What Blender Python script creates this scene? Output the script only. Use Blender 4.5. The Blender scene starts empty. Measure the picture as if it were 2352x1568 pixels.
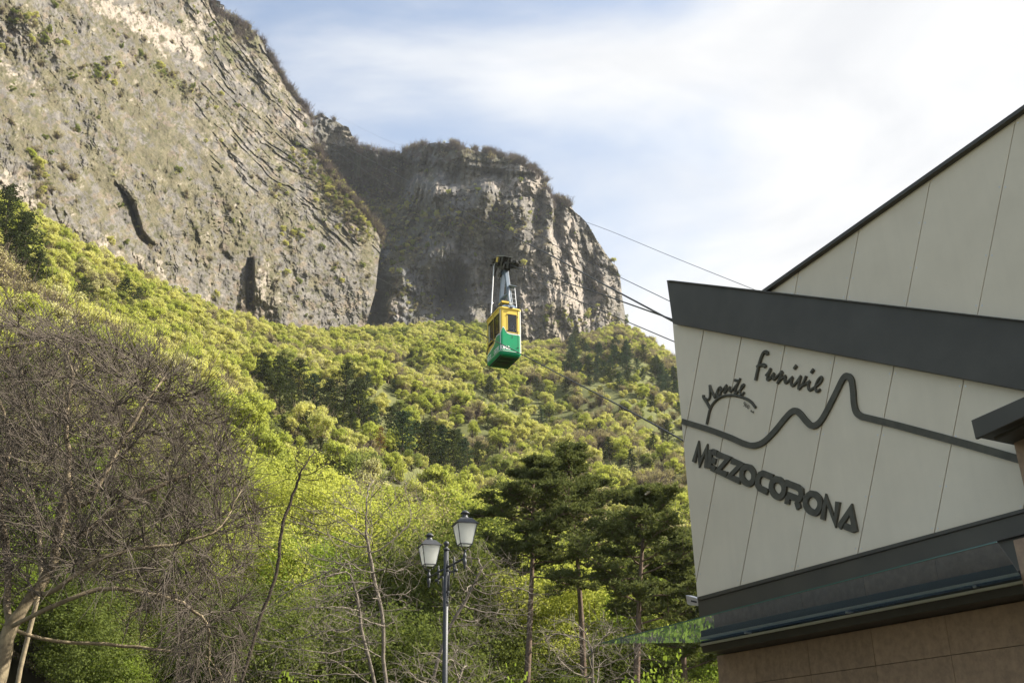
import bpy, math, random
import numpy as np
from mathutils import Vector, Matrix

random.seed(7)
RNG = np.random.default_rng(11)
C = bpy.context.scene.collection
S = bpy.context.scene

# ------------------------------------------------------------------ camera
PITCH = math.radians(23.3); ROLL = math.radians(-0.8)
CAM = np.array([0.0, 0.0, 1.6])
HAZE_D = 0.000065
FPX, CX, CY = 2440.0, 1176.0, 784.0          # focal length and centre in units of a 2352 px wide frame
_f = np.array([0, math.cos(PITCH), math.sin(PITCH)])
_r0 = np.array([1.0, 0, 0]); _u0 = np.array([0, -math.sin(PITCH), math.cos(PITCH)])
_r = _r0*math.cos(ROLL) + _u0*math.sin(ROLL)
_u = -_r0*math.sin(ROLL) + _u0*math.cos(ROLL)
cam = bpy.data.cameras.new('camera'); cam.sensor_width = 36; cam.lens = 36*FPX/2352
cam.clip_start = 0.1; cam.clip_end = 20000
co = bpy.data.objects.new('camera', cam); C.objects.link(co)
M = Matrix(((_r[0], _u[0], -_f[0], CAM[0]), (_r[1], _u[1], -_f[1], CAM[1]), (_r[2], _u[2], -_f[2], CAM[2]), (0, 0, 0, 1)))
co.matrix_world = M
S.camera = co

def ray(px, py):
    """direction of the photograph's sight line through a pixel (array friendly)"""
    px = np.asarray(px, float); py = np.asarray(py, float)
    x = (px-CX)[..., None]; y = -(py-CY)[..., None]
    return x*_r + y*_u + FPX*_f
def project(P):
    d = np.asarray(P, float)-CAM
    z = d@_f
    return CX+FPX*(d@_r)/z, CY-FPX*(d@_u)/z
def atR(px, py, R):
    """point at horizontal distance R"""
    d = ray(px, py); h = np.hypot(d[..., 0], d[..., 1])
    return CAM + d*(np.asarray(R, float)/h)[..., None]

# ------------------------------------------------------------------ world and sun
SUN_AZ = math.radians(84); SUN_EL = math.radians(38)
w = bpy.data.worlds.new('World'); S.world = w; w.use_nodes = True
nt = w.node_tree; N = nt.nodes; L = nt.links
for n in list(N): N.remove(n)
out = N.new('ShaderNodeOutputWorld'); bg = N.new('ShaderNodeBackground'); L.new(bg.outputs[0], out.inputs[0])
bg.inputs[1].default_value = 0.055
sky = N.new('ShaderNodeTexSky'); sky.sky_type = 'NISHITA'; sky.sun_disc = False
sky.sun_elevation = SUN_EL; sky.sun_rotation = SUN_AZ; sky.air_density = 1.0; sky.dust_density = 1.0; sky.ozone_density = 1.0
tc = N.new('ShaderNodeTexCoord')
mp = N.new('ShaderNodeMapping'); mp.inputs['Rotation'].default_value = (0.1, 0.3, 0.5); mp.inputs['Scale'].default_value = (1.0, 1.0, 2.2)
L.new(tc.outputs['Generated'], mp.inputs[0])
n1 = N.new('ShaderNodeTexNoise'); n1.inputs['Scale'].default_value = 2.1; n1.inputs['Detail'].default_value = 9; n1.inputs['Roughness'].default_value = 0.52
n1.inputs['Distortion'].default_value = 0.35
L.new(mp.outputs[0], n1.inputs[0])
# thick white cloud to the right of a line, open blue to the left (direction based)
dp = N.new('ShaderNodeVectorMath'); dp.operation = 'DOT_PRODUCT'
dp.inputs[1].default_value = (0.86, -0.05, -0.5)
L.new(tc.outputs['Generated'], dp.inputs[0])
ma = N.new('ShaderNodeMath'); ma.operation = 'MULTIPLY_ADD'; ma.inputs[1].default_value = 0.75; ma.inputs[2].default_value = 0.36
L.new(dp.outputs['Value'], ma.inputs[0])
ad = N.new('ShaderNodeMath'); ad.operation = 'ADD'; L.new(ma.outputs[0], ad.inputs[0]); L.new(n1.outputs['Fac'], ad.inputs[1])
cr = N.new('ShaderNodeMapRange'); cr.interpolation_type = 'SMOOTHSTEP'
cr.inputs['From Min'].default_value = 0.48; cr.inputs['From Max'].default_value = 0.80
cr.inputs['To Min'].default_value = 0.04; cr.inputs['To Max'].default_value = 1.0
L.new(ad.outputs[0], cr.inputs['Value'])
cm = N.new('ShaderNodeMixRGB'); L.new(cr.outputs[0], cm.inputs[0])
sb = N.new('ShaderNodeMixRGB'); sb.blend_type = 'MULTIPLY'; sb.inputs[0].default_value = 1.0; sb.inputs[2].default_value = (2.35, 2.1, 1.85, 1)
L.new(sky.outputs[0], sb.inputs[1]); L.new(sb.outputs[0], cm.inputs[1])
n2 = N.new('ShaderNodeTexNoise'); n2.inputs['Scale'].default_value = 4.5; n2.inputs['Detail'].default_value = 10; n2.inputs['Roughness'].default_value = 0.55; n2.inputs['Distortion'].default_value = 0.6
L.new(mp.outputs[0], n2.inputs[0])
cc = N.new('ShaderNodeMixRGB'); cc.inputs[1].default_value = (6.3, 6.4, 6.65, 1); cc.inputs[2].default_value = (7.6, 7.6, 7.6, 1)
cf = N.new('ShaderNodeMapRange'); cf.inputs[1].default_value = 0.32; cf.inputs[2].default_value = 0.60; L.new(n2.outputs['Fac'], cf.inputs[0]); L.new(cf.outputs[0], cc.inputs[0]); L.new(cc.outputs[0], cm.inputs[2])
L.new(cm.outputs[0], bg.inputs[0])

sl = bpy.data.lights.new('sun', 'SUN'); sl.energy = 5.0; sl.angle = math.radians(0.6); sl.color = (1.0, 0.93, 0.82)
so = bpy.data.objects.new('sun', sl); C.objects.link(so); so.location = (60, 0, 80)
sd = Vector((math.sin(SUN_AZ)*math.cos(SUN_EL), math.cos(SUN_AZ)*math.cos(SUN_EL), math.sin(SUN_EL)))
so.rotation_euler = sd.to_track_quat('Z', 'Y').to_euler()
S.view_settings.view_transform = 'Standard'; S.view_settings.look = 'None'
S.view_settings.exposure = 1.3; S.view_settings.gamma = 1.0; S.view_settings.use_curve_mapping = False
S.render.engine = 'CYCLES'
S.cycles.max_bounces = 6; S.cycles.transparent_max_bounces = 12; S.cycles.diffuse_bounces = 3; S.cycles.volume_bounces = 1

# ------------------------------------------------------------------ helpers
def mesh_from(name, v, f, mat=None, smooth=False):
    v = np.asarray(v, np.float32); f = np.asarray(f, np.int32)
    m = bpy.data.meshes.new(name)
    k = f.shape[1]
    m.vertices.add(len(v)); m.vertices.foreach_set('co', v.ravel())
    m.loops.add(f.size); m.loops.foreach_set('vertex_index', f.ravel())
    m.polygons.add(len(f)); m.polygons.foreach_set('loop_start', np.arange(0, f.size, k, dtype=np.int32))
    m.update(calc_edges=True)
    if smooth: m.polygons.foreach_set('use_smooth', np.ones(len(f), bool))
    if mat: m.materials.append(mat)
    return m
def link(name, mesh, parent=None):
    o = bpy.data.objects.new(name, mesh); C.objects.link(o)
    if parent: o.parent = parent
    return o
def tag(o, label=None, cat=None, group=None, kind=None):
    if label: o['label'] = label
    if cat: o['category'] = cat
    if group: o['group'] = group
    if kind: o['kind'] = kind
    return o
def empty(name, loc=(0, 0, 0), rz=0.0, **k):
    o = bpy.data.objects.new(name, None); C.objects.link(o)
    o.location = loc; o.rotation_euler = (0, 0, rz); o.empty_display_size = 0.2
    return tag(o, **k)
class MB:
    """collects verts and faces"""
    def __init__(s): s.v = []; s.f = []
    def add(s, v, f):
        b = len(s.v); s.v += [tuple(float(c) for c in p) for p in v]; s.f += [tuple(b+i for i in q) for q in f]
    def box(s, c, d, rz=0):
        x, y, z = [q/2 for q in d]; cs, sn = math.cos(rz), math.sin(rz)
        v = []
        for k in (-z, z):
            for a, b in ((-x, -y), (x, -y), (x, y), (-x, y)):
                v.append((c[0]+a*cs-b*sn, c[1]+a*sn+b*cs, c[2]+k))
        s.add(v, [(3, 2, 1, 0), (4, 5, 6, 7), (0, 1, 5, 4), (1, 2, 6, 5), (2, 3, 7, 6), (3, 0, 4, 7)])
    def prism(s, bottom, top):
        """two matching loops joined into a closed solid"""
        n = len(bottom)
        s.add(list(bottom)+list(top), [tuple(range(n))[::-1], tuple(range(n, 2*n))]+[(i, (i+1) % n, n+(i+1) % n, n+i) for i in range(n)])
    def lathe(s, prof, n=12, c=(0, 0, 0)):
        v = []; f = []
        for r, z in prof:
            for i in range(n):
                a = 2*math.pi*i/n; v.append((c[0]+r*math.cos(a), c[1]+r*math.sin(a), c[2]+z))
        for j in range(len(prof)-1):
            for i in range(n):
                f.append((j*n+i, j*n+(i+1) % n, (j+1)*n+(i+1) % n, (j+1)*n+i))
        f.append(tuple(range(n))[::-1]); f.append(tuple((len(prof)-1)*n+i for i in range(n)))
        s.add(v, f)
    def tube(s, pts, r, n=6):
        pts = [Vector(p) for p in pts]; rr = r if hasattr(r, '__len__') else [r]*len(pts)
        v = []; f = []; ref = None
        for i, p in enumerate(pts):
            t = (pts[min(i+1, len(pts)-1)]-pts[max(i-1, 0)]).normalized()
            if ref is None: ref = t.orthogonal().normalized()
            a = (ref-t*ref.dot(t))
            a = a.normalized() if a.length > 1e-5 else t.orthogonal().normalized()
            ref = a; b = t.cross(a)
            for k in range(n):
                q = 2*math.pi*k/n; v.append(p+(a*math.cos(q)+b*math.sin(q))*rr[i])
        for j in range(len(pts)-1):
            for i in range(n):
                f.append((j*n+i, j*n+(i+1) % n, (j+1)*n+(i+1) % n, (j+1)*n+i))
        f.append(tuple(range(n))[::-1]); f.append(tuple((len(pts)-1)*n+i for i in range(n)))
        s.add(v, f)
    def build(s, name, mat, parent=None, smooth=False, bevel=0):
        m = bpy.data.meshes.new(name); m.from_pydata(s.v, [], s.f); m.update()
        if mat: m.materials.append(mat)
        if smooth: m.shade_smooth() if hasattr(m, 'shade_smooth') else None
        o = link(name, m, parent)
        if bevel:
            b = o.modifiers.new('bevel', 'BEVEL'); b.width = bevel; b.segments = 2; b.limit_method = 'ANGLE'
        return o

# --- materials
def mat(name, col, rough=0.6, metal=0.0, var=0.0, scale=5.0, bump=0.0, col2=None, spec=0.5, bscale=None):
    m = bpy.data.materials.new(name); m.use_nodes = True; t = m.node_tree; b = t.nodes['Principled BSDF']
    b.inputs['Roughness'].default_value = rough; b.inputs['Metallic'].default_value = metal
    b.inputs['Specular IOR Level'].default_value = spec
    b.inputs['Base Color'].default_value = (*col, 1)
    tcn = t.nodes.new('ShaderNodeTexCoord')
    if var or col2:
        nz = t.nodes.new('ShaderNodeTexNoise'); nz.inputs['Scale'].default_value = scale; nz.inputs['Detail'].default_value = 8; nz.inputs['Roughness'].default_value = 0.6
        t.links.new(tcn.outputs['Object'], nz.inputs[0])
        mx = t.nodes.new('ShaderNodeMixRGB')
        mr = t.nodes.new('ShaderNodeMapRange'); mr.inputs[1].default_value = 0.35; mr.inputs[2].default_value = 0.65
        t.links.new(nz.outputs['Fac'], mr.inputs[0]); t.links.new(mr.outputs[0], mx.inputs[0])
        c2 = col2 or tuple(max(0, c*(1-var)) for c in col); c1 = col if col2 else tuple(min(1, c*(1+var)) for c in col)
        mx.inputs[1].default_value = (*c1, 1); mx.inputs[2].default_value = (*c2, 1)
        t.links.new(mx.outputs[0], b.inputs['Base Color'])
        r2 = t.nodes.new('ShaderNodeMapRange'); r2.inputs[3].default_value = max(0, rough-0.08); r2.inputs[4].default_value = min(1, rough+0.1)
        t.links.new(nz.outputs['Fac'], r2.inputs[0]); t.links.new(r2.outputs[0], b.inputs['Roughness'])
    if bump:
        n2 = t.nodes.new('ShaderNodeTexNoise'); n2.inputs['Scale'].default_value = bscale or scale*4; n2.inputs['Detail'].default_value = 6
        t.links.new(tcn.outputs['Object'], n2.inputs[0])
        bp = t.nodes.new('ShaderNodeBump'); bp.inputs['Strength'].default_value = bump; bp.inputs['Distance'].default_value = 0.02
        t.links.new(n2.outputs['Fac'], bp.inputs['Height']); t.links.new(bp.outputs[0], b.inputs['Normal'])
    return m
def leafmat(name, c1, c2, trans=0.5, rough=0.6, spread=1.0):
    """foliage: diffuse plus translucent; hue varies from tree to tree and from leaf to leaf"""
    m = bpy.data.materials.new(name); m.use_nodes = True; t = m.node_tree; nd = t.nodes; lk = t.links
    for n in list(nd): nd.remove(n)
    o = nd.new('ShaderNodeOutputMaterial'); mixs = nd.new('ShaderNodeMixShader'); lk.new(mixs.outputs[0], o.inputs[0])
    d = nd.new('ShaderNodeBsdfDiffuse'); tr = nd.new('ShaderNodeBsdfTranslucent')
    lk.new(d.outputs[0], mixs.inputs[1]); lk.new(tr.outputs[0], mixs.inputs[2]); mixs.inputs[0].default_value = trans
    oi = nd.new('ShaderNodeObjectInfo'); g = nd.new('ShaderNodeNewGeometry')
    a = nd.new('ShaderNodeMath'); a.operation = 'MULTIPLY_ADD'; a.inputs[1].default_value = 0.62*spread; a.inputs[2].default_value = 0.0
    lk.new(oi.outputs['Random'], a.inputs[0])
    b = nd.new('ShaderNodeMath'); b.operation = 'MULTIPLY_ADD'; b.inputs[1].default_value = 0.38
    lk.new(g.outputs['Random Per Island'], b.inputs[0]); lk.new(a.outputs[0], b.inputs[2])
    mx = nd.new('ShaderNodeMixRGB'); lk.new(b.outputs[0], mx.inputs[0]); mx.inputs[1].default_value = (*c1, 1); mx.inputs[2].default_value = (*c2, 1)
    lk.new(mx.outputs[0], d.inputs[0])
    hs = nd.new('ShaderNodeMixRGB'); hs.blend_type = 'MULTIPLY'; hs.inputs[0].default_value = 1; hs.inputs[2].default_value = (1.1, 1.08, 0.72, 1)
    lk.new(mx.outputs[0], hs.inputs[1]); lk.new(hs.outputs[0], tr.inputs[0])
    return m

# --- noise in numpy
_prm = RNG.permutation(256).astype(np.int32); _prm = np.concatenate([_prm, _prm, _prm])
_grd = RNG.normal(size=(256, 3)).astype(np.float32); _grd /= np.linalg.norm(_grd, axis=1)[:, None]
def pnoise(p):
    p = np.asarray(p, np.float32); i = np.floor(p).astype(np.int32); f = p-i; i &= 255
    u = f*f*f*(f*(f*6-15)+10); r = 0
    for dx in (0, 1):
        wx = u[:, 0] if dx else 1-u[:, 0]
        hx = _prm[i[:, 0]+dx]
        for dy in (0, 1):
            wy = u[:, 1] if dy else 1-u[:, 1]
            hy = _prm[hx+((i[:, 1]+dy) & 255)]
            for dz in (0, 1):
                wz = u[:, 2] if dz else 1-u[:, 2]
                g = _grd[_prm[hy+((i[:, 2]+dz) & 255)]]
                r = r + wx*wy*wz*(g[:, 0]*(f[:, 0]-dx)+g[:, 1]*(f[:, 1]-dy)+g[:, 2]*(f[:, 2]-dz))
    return r*1.6
def fbm(p, o=4, gain=0.5):
    r = 0; a = 1.0; p = np.asarray(p, np.float32)
    for k in range(o):
        r = r+a*pnoise(p+k*17.3); p = p*2.03; a *= gain
    return r
def ridged(p, o=3):
    r = 0; a = 1.0; p = np.asarray(p, np.float32)
    for k in range(o):
        r = r+a*(1-2*np.abs(pnoise(p+k*9.1))); p = p*2.1; a *= 0.5
    return r
def sstep(x, a, b):
    t = np.clip((x-a)/(b-a), 0, 1); return t*t*(3-2*t)
def tps(pts, vals, lam=0.0):
    """thin plate spline through scattered control values, returns a function"""
    P = np.array(pts, float)/1000; V = np.array(vals, float); n = len(P)
    d = np.hypot(P[:, None, 0]-P[None, :, 0], P[:, None, 1]-P[None, :, 1])
    K = np.where(d > 0, d*d*np.log(d+1e-12), 0)+lam*np.eye(n)
    Q = np.c_[np.ones(n), P]; A = np.block([[K, Q], [Q.T, np.zeros((3, 3))]])
    sol = np.linalg.solve(A, np.r_[V, 0, 0, 0])
    def fn(x, y):
        x = np.asarray(x)/1000; y = np.asarray(y)/1000; r = sol[n]+sol[n+1]*x+sol[n+2]*y
        for i in range(n):
            q = np.hypot(x-P[i, 0], y-P[i, 1]); r = r+sol[i]*q*q*np.log(q+1e-12)
        return r
    return fn
# ------------------------------------------------------------------ mountains
def rockmat(name, detail=1.0):
    m = bpy.data.materials.new(name); m.use_nodes = True; t = m.node_tree; nd = t.nodes; lk = t.links; b = nd['Principled BSDF']
    b.inputs['Roughness'].default_value = 0.95; b.inputs['Specular IOR Level'].default_value = 0.1
    at = nd.new('ShaderNodeAttribute'); at.attribute_name = 'Col'
    tcn = nd.new('ShaderNodeTexCoord')
    nz = nd.new('ShaderNodeTexNoise'); nz.inputs['Scale'].default_value = 0.55; nz.inputs['Detail'].default_value = 8; nz.inputs['Roughness'].default_value = 0.7
    lk.new(tcn.outputs['Object'], nz.inputs[0])
    mr = nd.new('ShaderNodeMapRange'); mr.inputs[1].default_value = 0.3; mr.inputs[2].default_value = 0.7; mr.inputs[3].default_value = 0.72; mr.inputs[4].default_value = 1.25
    lk.new(nz.outputs['Fac'], mr.inputs[0])
    mx = nd.new('ShaderNodeMixRGB'); mx.blend_type = 'MULTIPLY'; mx.inputs[0].default_value = 1
    lk.new(at.outputs['Color'], mx.inputs[1]); lk.new(mr.outputs[0], mx.inputs[2]); lk.new(mx.outputs[0], b.inputs['Base Color'])
    bp = nd.new('ShaderNodeBump'); bp.inputs['Strength'].default_value = 0.8; bp.inputs['Distance'].default_value = 1.2*detail
    lk.new(nz.outputs['Fac'], bp.inputs['Height']); lk.new(bp.outputs[0], b.inputs['Normal'])
    return m
M_ROCK = rockmat('cliff_rock')

def cliff(name, xs, top, bot, Rfn, disp, colour, nrows, back, right_wrap=True, under=1e9):
    """grid over columns xs; rows run from the foot (hidden below the wood) up to the skyline, then over the back"""
    nx = len(xs); tt = np.linspace(0, 1, nrows)
    T = np.interp(xs, *zip(*top)); B = np.interp(xs, *zip(*bot))
    B = np.maximum(B, T+6)
    # rock skyline roughened
    jag = fbm(np.c_[xs/23.0, np.zeros(nx), np.full(nx, 3.3)], 5, 0.55)*4.5
    T = T + jag
    # rows follow smoothed borders; what lies past the real borders folds onto them
    def env(a, sgn, w=46):
        o = np.array([(a[(xs > x-w) & (xs < x+w)]*sgn).min()*sgn for x in xs]); kk = np.array([np.mean(o[(xs > x-w*.6) & (xs < x+w*.6)]) for x in xs]); return kk
    Ts = np.minimum(env(T, 1), T); Bs = np.maximum(env(B, -1), B)
    X = np.repeat(xs[None, :], nrows, 0); Y = Bs[None, :]+(Ts-Bs)[None, :]*tt[:, None]
    Y = np.clip(Y, T[None, :], B[None, :])
    R = Rfn(X.ravel(), Y.ravel())
    P = atR(X.ravel(), Y.ravel(), R)
    R2 = R+disp(X.ravel(), Y.ravel(), P)
    P = atR(X.ravel(), Y.ravel(), R2)
    G = P.reshape(nrows, nx, 3)
    col = colour(X.ravel(), Y.ravel(), P, G, R).reshape(nrows, nx, 3)
    rows = [G]; cols = [col]
    ext = []
    # foot: continue down and a little back under the wood
    foot = G[0].copy(); d = foot-CAM; h = np.hypot(d[:, 0], d[:, 1])[:, None]
    ov = (xs > under)[:, None]*1.0
    low = foot.copy(); low[:, :2] += d[:, :2]/h*(6+130*ov); low[:, 2:] -= 60*(1-ov)-85*ov
    rows.insert(0, low[None]); cols.insert(0, col[:1])
    # back: over the crest and down behind
    crest = G[-1]; d = crest-CAM; dh = d[:, :2]/np.hypot(d[:, 0], d[:, 1])[:, None]
    for k, (db, dz) in enumerate(back):
        q = crest.copy(); q[:, :2] += dh*db; q[:, 2] += np.where(xs > under-30, 0.49*db, dz)
        rows.append(q[None]); cols.append(col[-1:]*np.array([0.8, 0.9, 0.7]))
    G2 = np.concatenate(rows, 0); C2 = np.concatenate(cols, 0)
    if right_wrap:
        last = G2[:, -1:, :]; d = last-CAM; dh = d[..., :2]/np.hypot(d[..., 0], d[..., 1])[..., None]
        q = last.copy(); q[..., :2] += dh*220; q[..., 0] -= 20
        G2 = np.concatenate([G2, q], 1); C2 = np.concatenate([C2, C2[:, -1:]], 1)
    ny, nxx = G2.shape[:2]
    idx = np.arange(ny*nxx).reshape(ny, nxx)
    f = np.stack([idx[:-1, :-1], idx[:-1, 1:], idx[1:, 1:], idx[1:, :-1]], -1).reshape(-1, 4)
    m = mesh_from(name, G2.reshape(-1, 3), f, M_ROCK, smooth=False)
    ca = m.color_attributes.new('Col', 'FLOAT_COLOR', 'POINT')
    ca.data.foreach_set('color', np.c_[np.clip(C2.reshape(-1, 3), 0, 1), np.ones(ny*nxx)].astype(np.float32).ravel())
    o = link(name, m); o['kind'] = 'structure'
    return o, dict(X=X, Y=Y, G=G)

def mixc(a, b, t):
    return a*(1-t[:, None])+b*t[:, None]
def upness(G):
    """how far a surface looks up (1 ledge, 0 wall)"""
    gx = np.gradient(G, axis=1); gy = np.gradient(G, axis=0)
    n = np.cross(gx, gy); n /= np.linalg.norm(n, axis=-1)[..., None]+1e-9
    return np.abs(n[..., 2]).ravel()
def blob(x, y, cx, cy, rx, ry, rot=0):
    c, s = math.cos(rot), math.sin(rot); u = (x-cx)*c+(y-cy)*s; v = -(x-cx)*s+(y-cy)*c
    return np.exp(-((u/rx)**2+(v/ry)**2))
def line_dist(x, y, pts):
    best = np.full(x.shape, 1e9); side = np.zeros(x.shape)
    for (ax, ay), (bx, by) in zip(pts[:-1], pts[1:]):
        dx, dy = bx-ax, by-ay; t = np.clip(((x-ax)*dx+(y-ay)*dy)/(dx*dx+dy*dy), 0, 1)
        ex, ey = x-ax-t*dx, y-ay-t*dy; d = np.hypot(ex, ey); m = d < best
        best = np.where(m, d, best); side = np.where(m, np.sign(dx*ey-dy*ex), side)
    return best, side

GREY = np.array([0.158, 0.146, 0.13]); PALE = np.array([0.33, 0.285, 0.24]); MOSS = np.array([0.118, 0.105, 0.062]); SCRUB = np.array([0.085, 0.083, 0.042])
BLUEG = np.array([0.135, 0.135, 0.136]); ROCKSHADE = np.array([0.11, 0.105, 0.10])  # last tone: grey rock with the shade of cracks and recesses put in

# ---- the big slab on the left
topA = [(-420, -330), (0, -260), (300, -150), (440, -70), (478, -6), (497, 26), (530, 44), (562, 62), (590, 78), (605, 96), (615, 125), (640, 165), (655, 195), (680, 228), (700, 252), (718, 272), (722, 335), (740, 372), (765, 405), (790, 440), (820, 470), (846, 508), (868, 532), (876, 548)]
botA = [(-420, 330), (-100, 410), (0, 480), (90, 530), (180, 585), (300, 650), (400, 700), (500, 745), (640, 780), (760, 795), (832, 780), (840, 748), (852, 705), (862, 670), (867, 625), (871, 590), (876, 560)]
RA = tps([(-420, 330), (-420, -330), (0, 470), (0, 0), (0, -260), (200, 590), (300, 645), (500, 740), (760, 785), (840, 755), (876, 550), (820, 470), (718, 275), (640, 165), (605, 96), (480, -10), (480, 360), (250, 250), (700, 560), (300, -150)],
         [200, 300, 262, 345, 380, 300, 318, 360, 425, 445, 470, 468, 545, 548, 545, 500, 405, 365, 432, 440], 1e-4)
crackA = [(262, 412), (285, 440), (302, 470), (312, 500), (322, 535), (345, 562)]
def dispA(x, y, P):
    Q = P.copy()
    d = 16*fbm(Q/np.array([110, 110, 160]), 3)
    d += 1.5*ridged(Q/np.array([26, 26, 75]), 3)
    # tilted beds: lines run down to the right
    wv = Q[:, 2]*0.9+Q[:, 0]*0.62+9*fbm(Q/30, 4, 0.55)
    st = sstep(x, 380, 520)*sstep(-y+0.55*x, -190, -60)
    ph = (wv/9.5) % 1.0
    ph2 = (wv/3.9) % 1.0
    brk = 0.35+0.9*sstep(fbm(Q/16+31, 3), -0.25, 0.45)
    d += st*brk*(2.2*(sstep(ph, 0.0, 0.75)-sstep(ph, 0.8, 1.0))+1.1*(ph2-0.5))
    d += (1-st)*0.5*((wv/14) % 1.0)*sstep(fbm(Q/50+9, 2), 0.15, 0.5)
    q = np.c_[x*0.17, y*0.17, P[:, 1]*0.06]
    d += 1.6*fbm(P/np.array([16, 16, 22])+13, 3)+1.2*fbm(q/9, 3, 0.6)+1.1*np.abs(fbm(q/3.6+5, 3, 0.6))+0.5*fbm(q/1.5+15, 2, 0.6)
    blk = fbm(q/np.array([6, 8, 8])+21, 3, 0.6); d += 2.6*(np.floor(blk*3.2)/3.2)*sstep(fbm(q/25+3, 2), -0.3, 0.4)
    ck = ridged(q/np.array([5, 16, 12])+44, 2); d += 0.6*sstep(ck, 1.1, 1.45)
    # the curved crack with its shadow side on the left, the broken pillar above the wood
    ld, sd_ = line_dist(x, y, crackA)
    d += 7*np.exp(-(ld/7.5)**2)*sstep(y, 405, 470)
    d -= 7*sstep(ld, 30, 6)*(sd_ < 0)*sstep(y, 405, 460)*sstep(600-y, 30, 60)
    pil = sstep(x, 578, 586)*sstep(612-x, 0, 14)*sstep(y, 585, 600)*sstep(712-y, 0, 60)
    d -= 9*pil
    d += 9*sstep(x, 562, 570)*sstep(584-x, 0, 6)*sstep(y, 590, 604)*sstep(735-y, 0, 40)
    d += 5*blob(x, y, 575, 715, 10, 20)+5*blob(x, y, 545, 710, 7, 22)
    d += 4*blob(x, y, 415, 225, 8, 22)+4*blob(x, y, 505, 560, 6, 18, 0.5)+5*blob(x, y, 520, 590, 14, 8, 0.7)
    d += 7*blob(x, y, 690, 345, 60, 10, 0.62)-6*blob(x, y, 690, 300, 40, 22, 0.6)
    d += 14*sstep(x, 846, 880)
    return d
def colA(x, y, P, G, R):
    q = np.c_[x*0.17, y*0.17, P[:, 1]*0.06]; n1 = fbm(P/22, 5, 0.6); n2 = fbm(q/5+3, 4, 0.65); n3 = fbm(q/1.9+8, 3, 0.7)
    up = upness(G)
    c = np.repeat(GREY[None], len(x), 0)*(1+0.28*n2+0.26*n3)[:, None]
    strk = fbm(P/np.array([7, 7, 40]), 3)
    moss = sstep(n1+0.5*n2+0.25*n3+0.6*(blob(x, y, 330, 330, 330, 190, 0.6)-0.32)+0.45*strk, -0.22, 0.42)*0.85
    moss *= sstep(700-y+0.15*x, -20, 160)
    spk = fbm(q/2.6+60, 3, 0.7); moss = np.clip(moss+0.55*sstep(spk, 0.12, 0.5)*sstep(760-y, 0, 200), 0, 0.9)
    c = mixc(c, c*np.array([1.12, 1.0, 0.86]), sstep(fbm(q/4+77, 3), 0.1, 0.5))
    c = mixc(c, MOSS*(1+0.25*n2[:, None]), moss)
    pale = 1.3*blob(x, y, 385, 85, 120, 26, 0.62)+1.0*blob(x, y, 470, 45, 36, 45)+0.8*blob(x, y, 55, 175, 90, 16, 0.62)+0.7*blob(x, y, 620, 100, 16, 40, -0.3)+0.9*blob(x, y, 695, 275, 30, 50)
    pale += 0.75*blob(x, y, 250, 20, 120, 34, 0.5)+0.5*blob(x, y, 120, 500, 200, 40, 0.55)+0.45*blob(x, y, 400, 640, 260, 55, 0.42)+0.95*blob(x, y, 600, 640, 12, 55)+0.55*blob(x, y, 20, 430, 60, 70, 0.5)
    pale = sstep(pale+0.6*n2+0.6*n1+0.3*n3, 0.55, 1.15)
    c = mixc(c, PALE*(1+0.2*n3[:, None]), pale*0.85)
    band = sstep(x, 380, 520)*sstep(-y+0.55*x, -190, -60)
    c = mixc(c, PALE*0.85, band*sstep(n3+0.6*n2, 0.25, 0.8)*0.6)
    drk = sstep(fbm(q/2.0+90, 3, 0.7), 0.28, 0.6)
    c = mixc(c, SCRUB*0.9, drk*0.75)
    grass = sstep(up+0.22*n2, 0.70, 0.92)
    c = mixc(c, SCRUB*1.4, grass*0.75)
    scrub = 0.9*blob(x, y, 560, 75, 60, 26, 0.5)+0.8*blob(x, y, 520, 120, 50, 24, 0.5)+0.8*blob(x, y, 380, 170, 110, 17, 0.6)+0.75*blob(x, y, 780, 470, 90, 26, 0.85)+0.7*blob(x, y, 690, 190, 60, 12, 0.9)+0.5*blob(x, y, 640, 420, 110, 30, 0.7)
    c = mixc(c, SCRUB*1.25*(1+0.3*n3[:, None]), sstep(scrub+0.35*n1+0.3*n2, 0.35, 0.75)*0.8)
    ld, sd_ = line_dist(x, y, crackA)
    c = mixc(c, ROCKSHADE, np.exp(-(ld/6.0)**2)*sstep(y, 410, 460)*0.85)  # shade inside the crack painted into the rock colour
    return c
xsA = np.concatenate([np.linspace(-420, -20, 70, endpoint=False), np.linspace(-20, 876, 760)])
cliffA, gA = cliff('cliff_left', xsA, topA, botA, RA, dispA, colA, 520, [(6, -1), (30, -14), (120, -60), (400, -200)], under=836)

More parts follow.
